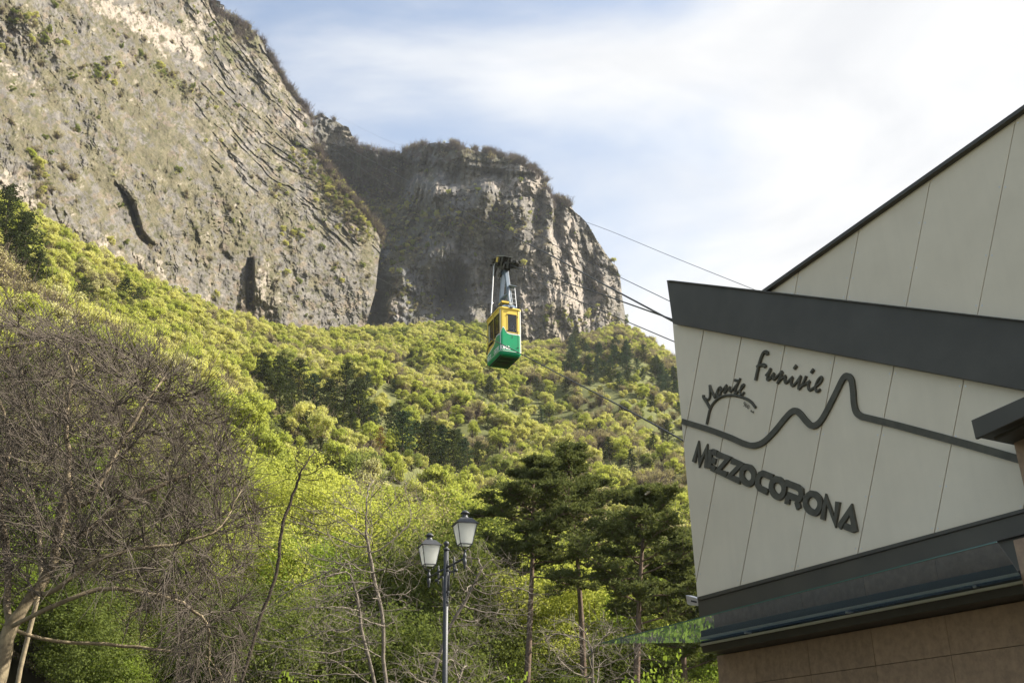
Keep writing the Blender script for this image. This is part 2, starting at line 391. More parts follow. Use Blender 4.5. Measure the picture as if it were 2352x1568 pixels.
# ---- the domed mountain behind
topC = [(660, 300), (715, 300), (722, 268), (738, 262), (752, 268), (770, 277), (800, 292), (812, 318), (820, 346), (850, 345), (880, 352), (905, 358), (930, 345), (960, 336), (1000, 328), (1040, 330), (1080, 340), (1120, 350), (1160, 362), (1200, 374), (1226, 388), (1244, 404), (1256, 424), (1264, 446), (1270, 456), (1290, 460), (1310, 474), (1330, 494), (1352, 518), (1368, 545), (1385, 572), (1402, 598), (1418, 612), (1425, 640), (1429, 680), (1435, 715), (1438, 745)]
botC = [(660, 800), (838, 790), (900, 780), (1000, 770), (1100, 770), (1180, 790), (1240, 830), (1300, 820), (1370, 790), (1437, 775), (1438, 775)]
RC = tps([(660, 800), (840, 780), (1000, 765), (1150, 780), (1260, 800), (1437, 760), (1425, 640), (1385, 572), (1300, 466), (1264, 440), (1230, 376), (1120, 350), (1010, 328), (905, 357), (820, 346), (820, 300), (740, 265), (700, 300), (790, 400), (870, 450), (930, 470), (900, 640), (1010, 560), (1010, 420), (1150, 500), (1250, 560), (1270, 680), (1330, 600), (1180, 660), (1050, 660), (960, 680)],
         [560, 560, 565, 560, 575, 620, 645, 655, 640, 632, 640, 652, 672, 722, 715, 705, 700, 690, 735, 738, 700, 622, 605, 640, 610, 592, 585, 625, 586, 595, 600], 1e-4)
def dispC(x, y, P):
    d = 22*fbm(P/np.array([95, 95, 120])+4, 3)
    d += 13*ridged(P/np.array([42, 42, 190])+2, 3)*sstep(x, 840, 930)
    wv = P[:, 2]+0.10*P[:, 0]+14*fbm(P/50, 4, 0.55)
    upper = sstep(620-y, 0, 120)
    brk = sstep(fbm(P/24+31, 3), -0.3, 0.5)
    d += upper*brk*2.6*(((wv/17) % 1.0)-0.5)+0.8*brk*(((wv/6.2) % 1.0)-0.5)*sstep(700-y, 0, 200)
    d += 3.6*ridged(P/np.array([14, 14, 60])+7, 3)*sstep(x, 900, 1100)*sstep(y, 430, 520)
    q = np.c_[x*0.27, y*0.27, P[:, 1]*0.06]
    d += 2.2*fbm(q/12, 3, 0.62)+1.6*np.abs(fbm(q/5+5, 3, 0.6))+0.8*fbm(q/2.2+15, 2, 0.6)
    blk = fbm(q/np.array([8, 11, 10])+21, 3, 0.6); d += 7.0*(np.floor(blk*3.2)/3.2)
    ck = ridged(q/np.array([6, 30, 12])+44, 2); d += 2.6*sstep(ck, 1.0, 1.4)*sstep(x, 880, 1000)
    d += 55*blob(x, y, 858, 690, 22, 110)
    # recesses and buttresses seen in the photograph
    d += 34*blob(x, y, 1030, 690, 36, 55)+20*blob(x, y, 1040, 640, 24, 40)
    d -= 16*blob(x, y, 1085, 680, 20, 90)+10*blob(x, y, 905, 670, 22, 80)
    d += 22*blob(x, y, 862, 700, 14, 70)
    d += 14*blob(x, y, 1150, 560, 16, 100, -0.1)-8*blob(x, y, 1195, 560, 24, 120)+16*blob(x, y, 1240, 500, 12, 60)
    d -= 26*blob(x, y, 1000, 440, 45, 30)+20*blob(x, y, 1112, 432, 22, 34)+18*blob(x, y, 930, 640, 26, 60)+14*blob(x, y, 1000, 590, 60, 40)-9*sstep(y, 372+0.10*(x-1000), 384+0.10*(x-1000))*sstep(x, 900, 960)*sstep(430-y, 0, 30)-10*blob(x, y, 1095, 420, 22, 26)+6*blob(x, y, 960, 360, 60, 12)
    d += 12*blob(x, y, 1045, 400, 22, 22)+16*sstep(x, 1268, 1274)*sstep(1300-x, 0, 24)*sstep(560-y, 0, 60)
    d += 12*blob(x, y, 1355, 670, 14, 80)-9*blob(x, y, 1310, 620, 22, 110)-8*blob(x, y, 1390, 660, 14, 80)
    d += 18*sstep(x, 1424, 1440)
    return d
def colC(x, y, P, G, R):
    q = np.c_[x*0.27, y*0.27, P[:, 1]*0.06]; n1 = fbm(P/40, 5, 0.6); n2 = fbm(q/8+3, 4, 0.65); n3 = fbm(q/3+8, 3, 0.7)
    up = upness(G)
    strk = fbm(P/np.array([9, 9, 80])+1, 4, 0.6)
    c = mixc(np.repeat(BLUEG[None], len(x), 0), GREY*1.05, sstep(x, 900, 1250))*(1+0.2*n2+0.18*n3)[:, None]
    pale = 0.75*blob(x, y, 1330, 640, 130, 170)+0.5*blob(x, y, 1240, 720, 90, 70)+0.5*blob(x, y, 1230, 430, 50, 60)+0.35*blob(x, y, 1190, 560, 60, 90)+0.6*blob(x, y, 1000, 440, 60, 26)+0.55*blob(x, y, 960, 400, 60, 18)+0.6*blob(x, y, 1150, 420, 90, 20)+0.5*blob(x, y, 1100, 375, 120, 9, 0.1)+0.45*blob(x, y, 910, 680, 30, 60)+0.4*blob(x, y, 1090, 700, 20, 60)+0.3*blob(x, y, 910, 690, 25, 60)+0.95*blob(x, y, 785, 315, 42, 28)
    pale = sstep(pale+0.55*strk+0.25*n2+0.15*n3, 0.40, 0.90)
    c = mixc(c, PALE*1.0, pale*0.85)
    wood = 1.1*blob(x, y, 820, 440, 110, 75)-0.9*blob(x, y, 770, 310, 60, 36)+0.9*blob(x, y, 1080, 352, 190, 17, 0.13)+0.7*blob(x, y, 960, 380, 80, 40)+0.8*blob(x, y, 1020, 520, 140, 35, 0.15)+0.7*blob(x, y, 930, 560, 70, 60)+0.6*blob(x, y, 1180, 510, 70, 22)+0.6*blob(x, y, 1290, 480, 24, 20)+0.4*blob(x, y, 960, 650, 90, 50)
    wd = sstep(wood+0.4*n1+0.3*n2, 0.38, 0.75)
    c = mixc(c, np.array([0.085, 0.082, 0.055])*(1+0.3*n3[:, None]), wd*0.85)
    c = mixc(c, MOSS*0.9, sstep(up+0.2*n2, 0.6, 0.85)*0.7)
    c = mixc(c, MOSS, sstep(n1+0.4*n2+0.5*blob(x, y, 1050, 600, 160, 90), 0.15, 0.6)*0.5)
    c = mixc(c, ROCKSHADE*np.array([0.95, 1, 1.1]), sstep(blob(x, y, 1030, 700, 42, 66)+0.9*blob(x, y, 860, 680, 20, 100), 0.3, 0.7)*0.7)  # recess and gully shade painted into the colour, slightly blue
    return c
xsC = np.linspace(660, 1438, 640)
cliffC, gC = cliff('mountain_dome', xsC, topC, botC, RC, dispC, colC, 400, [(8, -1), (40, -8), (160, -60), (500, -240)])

# ------------------------------------------------------------------ wooded slope
base = [(-900, 150, 170), (-600, 250, 190), (-300, 355, 215), (0, 480, 255), (90, 525, 268), (180, 580, 285), (300, 640, 308), (400, 690, 330), (500, 733, 350), (640, 766, 385), (760, 776, 415), (838, 768, 440), (1000, 750, 530), (1100, 752, 545), (1200, 800, 540), (1300, 790, 560), (1380, 765, 590), (1438, 752, 600), (1480, 775, 590), (1540, 822, 570), (1600, 870, 560), (1800, 1000, 560), (2400, 1200, 560), (3200, 1350, 600)]
_bd = ray([b[0] for b in base], [b[1]+8 for b in base])
_baz = np.arctan2(_bd[:, 0], _bd[:, 1]); _bt = _bd[:, 2]/np.hypot(_bd[:, 0], _bd[:, 1]); _bR = np.array([b[2] for b in base], float)
_GS = np.array([0.0, 0.11, 0.16, 0.24, 0.36, 0.52, 0.76, 1.0, 1.25, 2.0]); _GZ = np.array([0.0, 0.0, 0.03, 0.095, 0.215, 0.40, 0.695, 1.0, 1.20, 1.5])
def terrain_z(x, y):
    az = np.arctan2(x, y); r = np.hypot(x, y)
    Rb = np.interp(az, _baz, _bR); tb = np.interp(az, _baz, _bt)
    z = 1.6+Rb*tb*np.interp(r/Rb, _GS, _GZ)-1.6*(r/Rb < 0.3)*(1-np.clip(r/Rb/0.3, 0, 1))
    q = np.c_[np.ravel(x), np.ravel(y), np.zeros(np.size(x))]
    und = (9*fbm(q/70, 3)).reshape(np.shape(x))*sstep(r, 90, 200)*sstep(1.02-r/Rb, 0, 0.25)
    fade = sstep(r, 30, 55)
    return (z+und)*fade+(-0.3)*(1-fade)
azs = np.linspace(math.radians(-58), math.radians(58), 260); rs = np.concatenate([np.linspace(28, 100, 30), np.linspace(104, 760, 165)])
AZ, RR = np.meshgrid(azs, rs); TX = RR*np.sin(AZ); TY = RR*np.cos(AZ); TZ = terrain_z(TX, TY)
idx = np.arange(AZ.size).reshape(AZ.shape)
f = np.stack([idx[:-1, :-1], idx[:-1, 1:], idx[1:, 1:], idx[1:, :-1]], -1).reshape(-1, 4)
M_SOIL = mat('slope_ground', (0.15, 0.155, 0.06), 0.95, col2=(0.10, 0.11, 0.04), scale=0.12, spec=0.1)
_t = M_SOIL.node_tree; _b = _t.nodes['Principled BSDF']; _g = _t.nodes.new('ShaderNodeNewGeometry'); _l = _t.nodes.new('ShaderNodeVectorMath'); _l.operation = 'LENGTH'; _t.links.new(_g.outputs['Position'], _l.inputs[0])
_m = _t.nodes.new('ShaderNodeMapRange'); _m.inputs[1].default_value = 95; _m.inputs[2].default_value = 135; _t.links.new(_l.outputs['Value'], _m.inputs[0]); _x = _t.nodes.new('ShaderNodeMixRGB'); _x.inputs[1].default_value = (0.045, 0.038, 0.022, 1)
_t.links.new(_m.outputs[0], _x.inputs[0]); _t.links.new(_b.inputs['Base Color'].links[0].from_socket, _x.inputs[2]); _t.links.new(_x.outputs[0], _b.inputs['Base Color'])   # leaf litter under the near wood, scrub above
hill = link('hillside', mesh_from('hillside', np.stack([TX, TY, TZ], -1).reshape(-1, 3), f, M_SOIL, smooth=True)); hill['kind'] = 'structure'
gb = MB(); gb.add([(-2500, -2500, 0), (2500, -2500, 0), (2500, 2500, 0), (-2500, 2500, 0)], [(0, 1, 2, 3)])
ground = gb.build('ground', mat('ground_grass', (0.07, 0.068, 0.06), 0.95, col2=(0.055, 0.06, 0.035), scale=0.4, spec=0.1)); ground['kind'] = 'structure'

def pick(px, py):
    """where a sight line meets the slope"""
    d = ray(px, py); d = d/np.hypot(d[0], d[1])
    r = np.arange(45, 620, 1.0); P = CAM+d[None]*r[:, None]
    z = terrain_z(P[:, 0], P[:, 1]); k = np.argmax(z > P[:, 2])
    if not (z > P[:, 2]).any(): return None
    return np.array([P[k, 0], P[k, 1], z[k]])
# ------------------------------------------------------------------ valley station building
_n = np.cross(ray(1615, 1498), ray(2347, 1362)); DW = np.cross(_n, [0, 0, 1.0]); DW /= np.linalg.norm(DW)
if DW[1] < 0: DW = -DW                                    # along the wall, away from the camera
NW = np.array([-DW[1], DW[0], 0.0])
if NW@(-(ray(1615, 1498))) < 0: NW = -NW                  # outward, towards the viewer
_d = ray(1615, 1498); W0 = CAM+_d*(2.4/_d[2])             # corner of the fascia, 4 m above the ground
def F(px, py, off=0.0):
    """the photograph's point on the facade, off metres in front of it"""
    d = ray(px, py); p0 = W0+NW*off
    return CAM+d*(((p0-CAM)@NW)/(d@NW))
def wall_sz(P): return -(P-W0)@DW, P[2]                   # s grows towards the viewer's right
def wall_pt(s, z, off=0.0):
    p = W0-DW*s+NW*off; return np.array([p[0], p[1], z])
print('facade dir', DW, 'corner', W0)
M_PANEL = mat('pale_wall_panel', (0.645, 0.56, 0.41), 0.55, var=0.035, scale=1.1, bump=0.05, bscale=60)
def vary(m, amt, streak=0.0):
    t = m.node_tree; b = t.nodes['Principled BSDF']; oi = t.nodes.new('ShaderNodeObjectInfo'); mr = t.nodes.new('ShaderNodeMapRange'); mr.inputs[3].default_value = 1-amt; mr.inputs[4].default_value = 1+amt
    t.links.new(oi.outputs['Random'], mr.inputs[0]); mx = t.nodes.new('ShaderNodeMixRGB'); mx.blend_type = 'MULTIPLY'; mx.inputs[0].default_value = 1
    src = b.inputs['Base Color'].links[0].from_socket; t.links.new(src, mx.inputs[1]); t.links.new(mr.outputs[0], mx.inputs[2]); last = mx.outputs[0]
    if streak:
        tcn = t.nodes.new('ShaderNodeTexCoord'); mp_ = t.nodes.new('ShaderNodeMapping'); mp_.inputs['Scale'].default_value = (7, 7, 0.35); t.links.new(tcn.outputs['Object'], mp_.inputs[0])
        nz = t.nodes.new('ShaderNodeTexNoise'); nz.inputs['Scale'].default_value = 1.0; nz.inputs['Detail'].default_value = 5; t.links.new(mp_.outputs[0], nz.inputs[0])
        m2 = t.nodes.new('ShaderNodeMapRange'); m2.inputs[1].default_value = 0.35; m2.inputs[2].default_value = 0.7; m2.inputs[3].default_value = 1.0; m2.inputs[4].default_value = 1-streak; t.links.new(nz.outputs['Fac'], m2.inputs[0])
        m3 = t.nodes.new('ShaderNodeMixRGB'); m3.blend_type = 'MULTIPLY'; m3.inputs[0].default_value = 1; t.links.new(last, m3.inputs[1]); t.links.new(m2.outputs[0], m3.inputs[2]); last = m3.outputs[0]
    t.links.new(last, b.inputs['Base Color'])
vary(M_PANEL, 0.02, 0.025)
M_DARK = mat('dark_metal_cladding', (0.052, 0.045, 0.029), 0.5, metal=0.1, var=0.12, scale=1.5, bump=0.03, bscale=30)
M_STONE = mat('sandstone_slab', (0.37, 0.25, 0.155), 0.85, col2=(0.27, 0.185, 0.12), scale=9, bump=0.25, bscale=120, spec=0.3)
vary(M_STONE, 0.12, 0.12)
M_JOINT = mat('joint_shadow_gap', (0.03, 0.03, 0.028), 0.9)
M_SIGN = mat('olive_sign_metal', (0.075, 0.068, 0.045), 0.65, metal=0.1, var=0.15, scale=8, bump=0.15, bscale=150)
M_STEEL = mat('brushed_steel', (0.55, 0.56, 0.57), 0.35, metal=0.9, var=0.08, scale=12)
M_CREAM = mat('cream_rail', (0.62, 0.58, 0.42), 0.5, var=0.05)

def fprism(px_pts, off, depth):
    mb = MB(); front = [F(x, y, off) for x, y in px_pts]; back = [p-NW*depth for p in front]
    mb.prism(back, front); return mb
def lx(p, q, x): return p[1]+(q[1]-p[1])*(x-p[0])/(q[0]-p[0])
st = empty('station_building', W0*np.array([1, 1, 0]), label='pale panelled cable car station with dark roof band and sandstone base', cat='building')
def part(mb, name, m, bevel=0, parent=None):
    o = mb.build(name, m, None, bevel=bevel); par = parent or st; o.parent = par
    o.matrix_parent_inverse = Matrix.Translation(-Vector(st.location)) if par is st else Matrix.Identity(4)
    return o
# structure behind the panels
part(fprism([(1549, 720), (2352, 870), (2750, 946), (2750, 1070), (2352, 1180), (1604, 1384)], -0.035, 1.4), 'wall_core', M_JOINT)
part(fprism([(1762, 676), (2352, 262), (2750, -17), (2750, 800), (2352, 755), (1770, 690)], -0.035, 1.4), 'upper_wall_core', M_JOINT)
# roof band, eave trim of the upper wall
band = part(fprism([(1531, 644), (1545, 743), (2352, 897), (2750, 973), (2750, 782), (2352, 737)], 0.14, 1.55), 'roof_band', M_DARK, 0.01)
part(fprism([(1531.5, 646.5), (1531, 643.5), (1541, 643.2), (2352, 735.3), (2750, 780), (2750, 783.5), (2352, 738.5), (1541, 646.5)], 0.20, 1.65), 'roof_edge_cap', M_DARK, 0.004)
part(fprism([(1746, 668.5), (2352, 239.5), (2750, -42), (2750, -27), (2352, 250.5), (1757, 669.8)], 0.10, 1.5), 'verge_trim', M_DARK, 0.008)
# lower panels between the slanting joints
TOP = lambda x: lx((1545, 743), (2352, 897), x)-2; BOT = lambda x: lx((1602, 1372), (2352, 1168), x)+2
seams = [((1616.7, 757), (1569.5, 1018)), ((1703, 774), (1599, 1334)), ((1803, 794), (1698.7, 1349)), ((1918, 818), (1823.7, 1314)), ((2052.6, 844.7), (1969.7, 1272)), ((2213, 876), (2145.7, 1223.5)), ((2403, 907), (2350, 1170)), ((2630, 950), (2585, 1105))]
LEFT = ((1545, 743), (1602, 1372))
def cut(line, fn):
    """where a seam crosses a border y = fn(x)"""
    (x0, y0), (x1, y1) = line; x = x0
    for _ in range(30):
        y = fn(x); x = x0+(y-y0)*(x1-x0)/(y1-y0)
    return (x, fn(x))
def isect(a, b):
    (x1, y1), (x2, y2) = a; (x3, y3), (x4, y4) = b
    d = (x1-x2)*(y3-y4)-(y1-y2)*(x3-x4)
    A_ = x1*y2-y1*x2; B_ = x3*y4-y3*x4
    return ((A_*(x3-x4)-(x1-x2)*B_)/d, (A_*(y3-y4)-(y1-y2)*B_)/d)
G2 = 0.9
def shift(l, d): return ((l[0][0]+d, l[0][1]), (l[1][0]+d, l[1][1]))
polys = []
l0 = shift(seams[0], -G2); p = isect(l0, LEFT)
polys.append([cut(LEFT, TOP), p, cut(l0, TOP)])
r0 = shift(seams[0], G2); l1 = shift(seams[1], -G2)
polys.append([cut(r0, TOP), isect(r0, LEFT), isect(l1, LEFT), cut(l1, TOP)])
r1 = shift(seams[1], G2); l2 = shift(seams[2], -G2)
polys.append([cut(r1, TOP), isect(r1, LEFT), (1602, BOT(1602)), cut(l2, BOT), cut(l2, TOP)])
for a, b in zip(seams[2:-1], seams[3:]):
    ra, lb = shift(a, G2), shift(b, -G2)
    polys.append([cut(ra, TOP), cut(ra, BOT), cut(lb, BOT), cut(lb, TOP)])
for pl in polys:
    part(fprism(pl, 0.0, 0.03), 'wall_panel', M_PANEL, 0.003)
# upper panels
VERGE = lambda x: lx((1757, 669), (2352, 250), x)+0.5; ROOF = lambda x: lx((1545, 645.5), (2352, 737), x)+1
us = [((1836, 615), (1825, 677)), ((1975, 518), (1943, 690.6)), ((2139, 402.5), (2081, 706)), ((2335, 264), (2244.6, 724.6)), ((2570, 110), (2440, 747)), ((2740, 0), (2610, 766))]
a = shift(us[0], -G2*.8); polys = [[(1759, 669.5), cut(a, ROOF), cut(a, VERGE)]]
for p_, q_ in zip(us[:-1], us[1:]):
    ra, lb = shift(p_, G2*.8), shift(q_, -G2*.8)
    polys.append([cut(ra, VERGE), cut(ra, ROOF), cut(lb, ROOF), cut(lb, VERGE)])
for pl in polys:
    part(fprism(pl, 0.0, 0.03), 'wall_panel', M_PANEL, 0.003)
# small fixing heads beside the joints
rv = MB()
def head(px, py):
    c = F(px, py, 0.0); u = -DW; v = np.array([0, 0, 1.0])
    k = 6; fr = [c+NW*0.004+(u*math.cos(6.283*i/k)+v*math.sin(6.283*i/k))*0.011 for i in range(k)]
    rv.prism([q-NW*0.006 for q in fr], fr)
for s_ in seams[:7]:
    for t_ in (0.03, 0.36, 0.69, 0.97):
        x = s_[0][0]+(s_[1][0]-s_[0][0])*t_; y = s_[0][1]+(s_[1][1]-s_[0][1])*t_
        head(x-7, y); head(x+7, y)
for s_ in us[:5]:
    for t_ in (0.04, 0.36, 0.7, 0.95):
        x = s_[0][0]+(s_[1][0]-s_[0][0])*t_; y = s_[0][1]+(s_[1][1]-s_[0][1])*t_
        head(x-7, y); head(x+7, y)
o = part(rv, 'panel_screw', M_STEEL); o['kind'] = 'stuff'
# fascia below the panels: upper band, recessed strip, rails, lower band
part(fprism([(1602, 1373), (1606.5, 1417), (2290, 1242), (2750, 1124), (2750, 1060), (2352, 1168.5)], 0.05, 1.45), 'fascia_band', M_DARK, 0.006)
part(fprism([(1601, 1370.5), (1602.5, 1379), (2352, 1175.5), (2750, 1068), (2750, 1058), (2352, 1166.5)], 0.085, 0.03), 'fascia_trim', M_DARK, 0.003)
part(fprism([(1606, 1412), (1609.5, 1471), (2347, 1309), (2750, 1220), (2750, 1115), (2290, 1236)], -0.02, 1.4), 'fascia_recess', M_DARK)
part(fprism([(1610, 1473.8), (1610.3, 1477.5), (2347, 1318.5), (2750, 1231), (2750, 1226), (2347, 1313.5)], 0.0, 0.05), 'rail_slot', M_JOINT)
rail_spec = (wall_sz(F(1610.3, 1478, 0.06))[0], 9.4)
part(fprism([(1610.7, 1480.6), (1613.5, 1499), (2347, 1363), (2750, 1288), (2750, 1235), (2347, 1322.5)], 0.045, 1.45), 'fascia_band', M_DARK, 0.006)
# sandstone slabs, joints read off the photograph
so_ = -0.38
def S_(px, py): P = F(px, py, so_); return wall_sz(P)
sL = S_(1646, 1503)[0]
vs = [S_(*q)[0] for q in ((1739.6, 1568), (1864.5, 1568), (2017, 1568), (2195.5, 1568))]
zj = S_(1850, lx((1750, 1564.6), (2352, 1481), 1850))[1]; zt = wall_sz(F(1800, 1470, 0))[1]+0.02
print('stone joints', sL, vs, zj, W0[2])
wd_ = np.mean(np.diff(vs)); cols_ = [sL]+vs
while cols_[-1] < 9.5: cols_.append(cols_[-1]+wd_)
rh = 0.62; rows_ = [zt, zj]
while rows_[-1] > 0.05: rows_.append(max(0.0, rows_[-1]-rh))
mb = MB()
a = wall_pt(sL+0.02, 0, so_-0.03); b = wall_pt(cols_[-1], 0, so_-0.03)
lo = [a, b, b-NW*1.05, a-NW*1.05]; mb.prism(lo, [q+np.array([0, 0, zt]) for q in lo]); part(mb, 'base_core', M_JOINT)
rr_ = random.Random(3)
for i in range(len(cols_)-1):
    for j in range(len(rows_)-1):
        g = 0.004; s0, s1, z1, z0 = cols_[i]+(g if i else 0), cols_[i+1]-g, rows_[j]-g, rows_[j+1]+g
        o_ = so_+rr_.uniform(-0.002, 0.002); fr = [wall_pt(s0, z0, o_), wall_pt(s1, z0, o_), wall_pt(s1, z1, o_), wall_pt(s0, z1, o_)]
        mb = MB(); mb.prism([q-NW*0.03 for q in fr], fr); part(mb, 'stone_slab', M_STONE, 0.002)
# projecting bay on the right: flat roof with recessed soffit and a sandstone pier below
def fp(off, pts): return [F(x, y, off) for x, y in pts]
mb = MB(); fr = fp(1.05, [(2230.5, 965), (2240.5, 1008), (2352, 956), (2640, 822), (2640, 770), (2352, 911)])
mb.prism([q-NW*0.05 for q in fr], fr); part(mb, 'bay_roof_edge', M_DARK, 0.004)
mb = MB(); fr = fp(1.0, [(2236, 975), (2240, 1003), (2352, 951), (2640, 817), (2640, 780), (2352, 925)])
mb.prism([q-NW*1.0 for q in fr], fr); part(mb, 'bay_roof', M_DARK)
mb = MB(); a, b = F(2262, 1001, 1.0), F(2640, 826, 1.0); mb.tube([a-NW*0.2, b-NW*0.2], 0.03, 5); part(mb, 'soffit_rail', M_DARK)
mb = MB(); fr = fp(0.30, [(2329, 1010), (2329.5, 1021), (2352, 1118), (2362, 1170), (2362, 1330), (2760, 1250), (2760, 830), (2400, 985)])
mb.prism([q-NW*0.35 for q in fr], fr); part(mb, 'bay_pier', M_STONE)
mb = MB(); fr = fp(0.28, [(2327, 1240), (2351, 1345), (2362, 1420), (2760, 1420), (2760, 1130)])
mb.prism([q-NW*0.35 for q in fr], fr); part(mb, 'bay_pier', M_STONE)
# metal gutter outlet at the corner
mb = MB(); fr = [F(1575, 1365.5, -0.1), F(1578, 1386, -0.1), F(1584, 1389, -0.1), F(1612, 1391, -0.1), F(1611, 1376, -0.1)]
mb.prism([q-NW*0.16 for q in fr], fr); gt = part(mb, 'gutter_outlet', M_STEEL, 0.004)
mb = MB(); fr = [F(1587, 1377, -0.095), F(1587, 1381, -0.095), F(1600, 1384, -0.095), F(1600, 1380, -0.095)]
mb.prism([q-NW*0.01 for q in fr], fr); part(mb, 'gutter_slot', M_JOINT)

# glass canopy, a level sheet held in the rail
mg = bpy.data.materials.new('canopy_glass'); mg.use_nodes = True; t = mg.node_tree; b = t.nodes['Principled BSDF']
_xs = t.nodes.new('ShaderNodeMixShader'); _a = t.nodes.new('ShaderNodeBsdfTransparent'); _a.inputs[0].default_value = (0.70, 0.82, 0.84, 1); _gn = t.nodes.new('ShaderNodeBsdfGlossy'); _gn.inputs['Roughness'].default_value = 0.02; _gn.inputs[0].default_value = (0.55, 0.62, 0.72, 1); _fn = t.nodes.new('ShaderNodeFresnel'); _fn.inputs[0].default_value = 1.5; t.links.new(_fn.outputs[0], _xs.inputs[0]); t.links.new(_a.outputs[0], _xs.inputs[1]); t.links.new(_gn.outputs[0], _xs.inputs[2]); _df = t.nodes.new('ShaderNodeBsdfTranslucent'); _df.inputs[0].default_value = (0.62, 0.70, 0.70, 1); _x2 = t.nodes.new('ShaderNodeMixShader'); _x2.inputs[0].default_value = 0.09; t.links.new(_xs.outputs[0], _x2.inputs[1]); t.links.new(_df.outputs[0], _x2.inputs[2]); t.links.new(_x2.outputs[0], t.nodes['Material Output'].inputs[0])
zc = F(1609.9, 1474.5, 0.02)[2]+0.012
def onz(px, py, z): d = ray(px, py); return CAM+d*((z-CAM[2])/d[2])
A1 = onz(1381.5, 1476, zc); A2 = F(1609.5, 1471, 0.0); A3 = F(2347, 1316, 0.0); A3[2] = zc; A2[2] = zc
A4 = onz(2290, 1244, zc)
mb = MB(); s0_, s1_ = rail_spec
for z0_, z1_ in ((zc-0.085, zc-0.045),):
    fr = [wall_pt(s0_, z0_, 0.085), wall_pt(s1_, z0_, 0.085), wall_pt(s1_, z1_, 0.085), wall_pt(s0_, z1_, 0.085)]; mb.prism([q-NW*0.07 for q in fr], fr)
part(mb, 'canopy_rail', M_CREAM, 0.003)
mb = MB(); lo = [A1, A2, A3, A4]; mb.prism([q-np.array([0, 0, 0.009]) for q in lo], [q+np.array([0, 0, 0.009]) for q in lo])
can = mb.build('glass_canopy', mg); tag(can, 'thin greenish glass canopy jutting out below the dark fascia', 'glass canopy')
mb = MB()
for p_, q_ in ((A1, A4),):
    mb.tube([p_+np.array([0, 0, 0.0])+NW*0.006, q_+NW*0.006], 0.011, 4)
ge = mb.build('glass_edge', mat('green_glass_edge', (0.05, 0.12, 0.09), 0.2), can)
# clamps on the canopy
mb = MB()
for t_ in (0.2, 0.55, 0.9):
    p_ = A2*(1-t_)+A3*t_+NW*0.05; mb.box(p_-np.array([0, 0, 0.018]), (0.06, 0.12, 0.015), math.atan2(NW[1], NW[0])+math.pi/2)
mb.build('glass_clamp', M_STEEL, can)['kind'] = 'stuff'

# ------------------------------------------------------------------ lettering on the facade
def catmull(pts, k=6):
    P = [np.array(p, float) for p in pts]; P = [2*P[0]-P[1]]+P+[2*P[-1]-P[-2]]; out = []
    for i in range(1, len(P)-2):
        for j in range(k):
            t = j/k; out.append(0.5*((2*P[i])+(P[i+1]-P[i-1])*t+(2*P[i-1]-5*P[i]+4*P[i+1]-P[i+2])*t*t+(3*P[i]-P[i-1]-3*P[i+1]+P[i+2])*t**3))
    out.append(P[-2]); return out
def ribbon(mb, pts2, w, off, th, closed=False):
    """flat raised stroke of width w (metres) along points given in (s, z) wall coordinates"""
    P = [np.array(p, float) for p in pts2]; n = len(P); L_, R_ = [], []
    ww = w if hasattr(w, '__len__') else [w]*n
    for i in range(n):
        a = P[i]-P[i-1] if (i > 0 or closed) else P[1]-P[0]
        b = P[(i+1) % n]-P[i] if (i < n-1 or closed) else P[-1]-P[-2]
        a /= np.linalg.norm(a)+1e-9; b /= np.linalg.norm(b)+1e-9
        na = np.array([-a[1], a[0]]); nb = np.array([-b[1], b[0]]); m_ = na+nb; lm = np.linalg.norm(m_)
        m_ = m_/lm if lm > 1e-3 else na
        k = min(1.75, 1/max(0.3, m_@nb)); L_.append(P[i]+m_*ww[i]/2*k); R_.append(P[i]-m_*ww[i]/2*k)
    v = []
    for o_ in (off, off-th):
        v += [wall_pt(q[0], q[1], o_) for q in L_]+[wall_pt(q[0], q[1], o_) for q in R_]
    f = []
    for i in range(n if closed else n-1):
        j = (i+1) % n
        f += [(i, n+i, n+j, j), (2*n+i, 2*n+j, 3*n+j, 3*n+i), (i, j, 2*n+j, 2*n+i), (n+i, 3*n+i, 3*n+j, n+j)]
    if not closed: f += [(0, 2*n, 3*n, n), (n-1, 2*n-1, 4*n-1, 3*n-1)]
    mb.add(v, f)
def crop(x0, y0, k): return lambda pts: [wall_sz(F((x0+x*k)*0.57422, (y0+y*k)*0.57422, 0.05)) for x, y in pts]
r1 = crop(2750, 1750, 0.19129); r2 = crop(3050, 1850, 0.19129); r3 = crop(2780, 1380, 0.2296)
def wid(fn, p, q): a, b = np.array(fn([p, q])); return float(np.hypot(*(a-b)))
sg = empty('wall_lettering', wall_pt(1.2, 0, 0.05), label='dark raised capitals MEZZOCORONA fixed on the pale wall panels', cat='sign')
def sign_part(mb, name, par):
    o = mb.build(name, M_SIGN, None); o.parent = par; o.matrix_parent_inverse = Matrix.Translation(-Vector(par.location)); return o
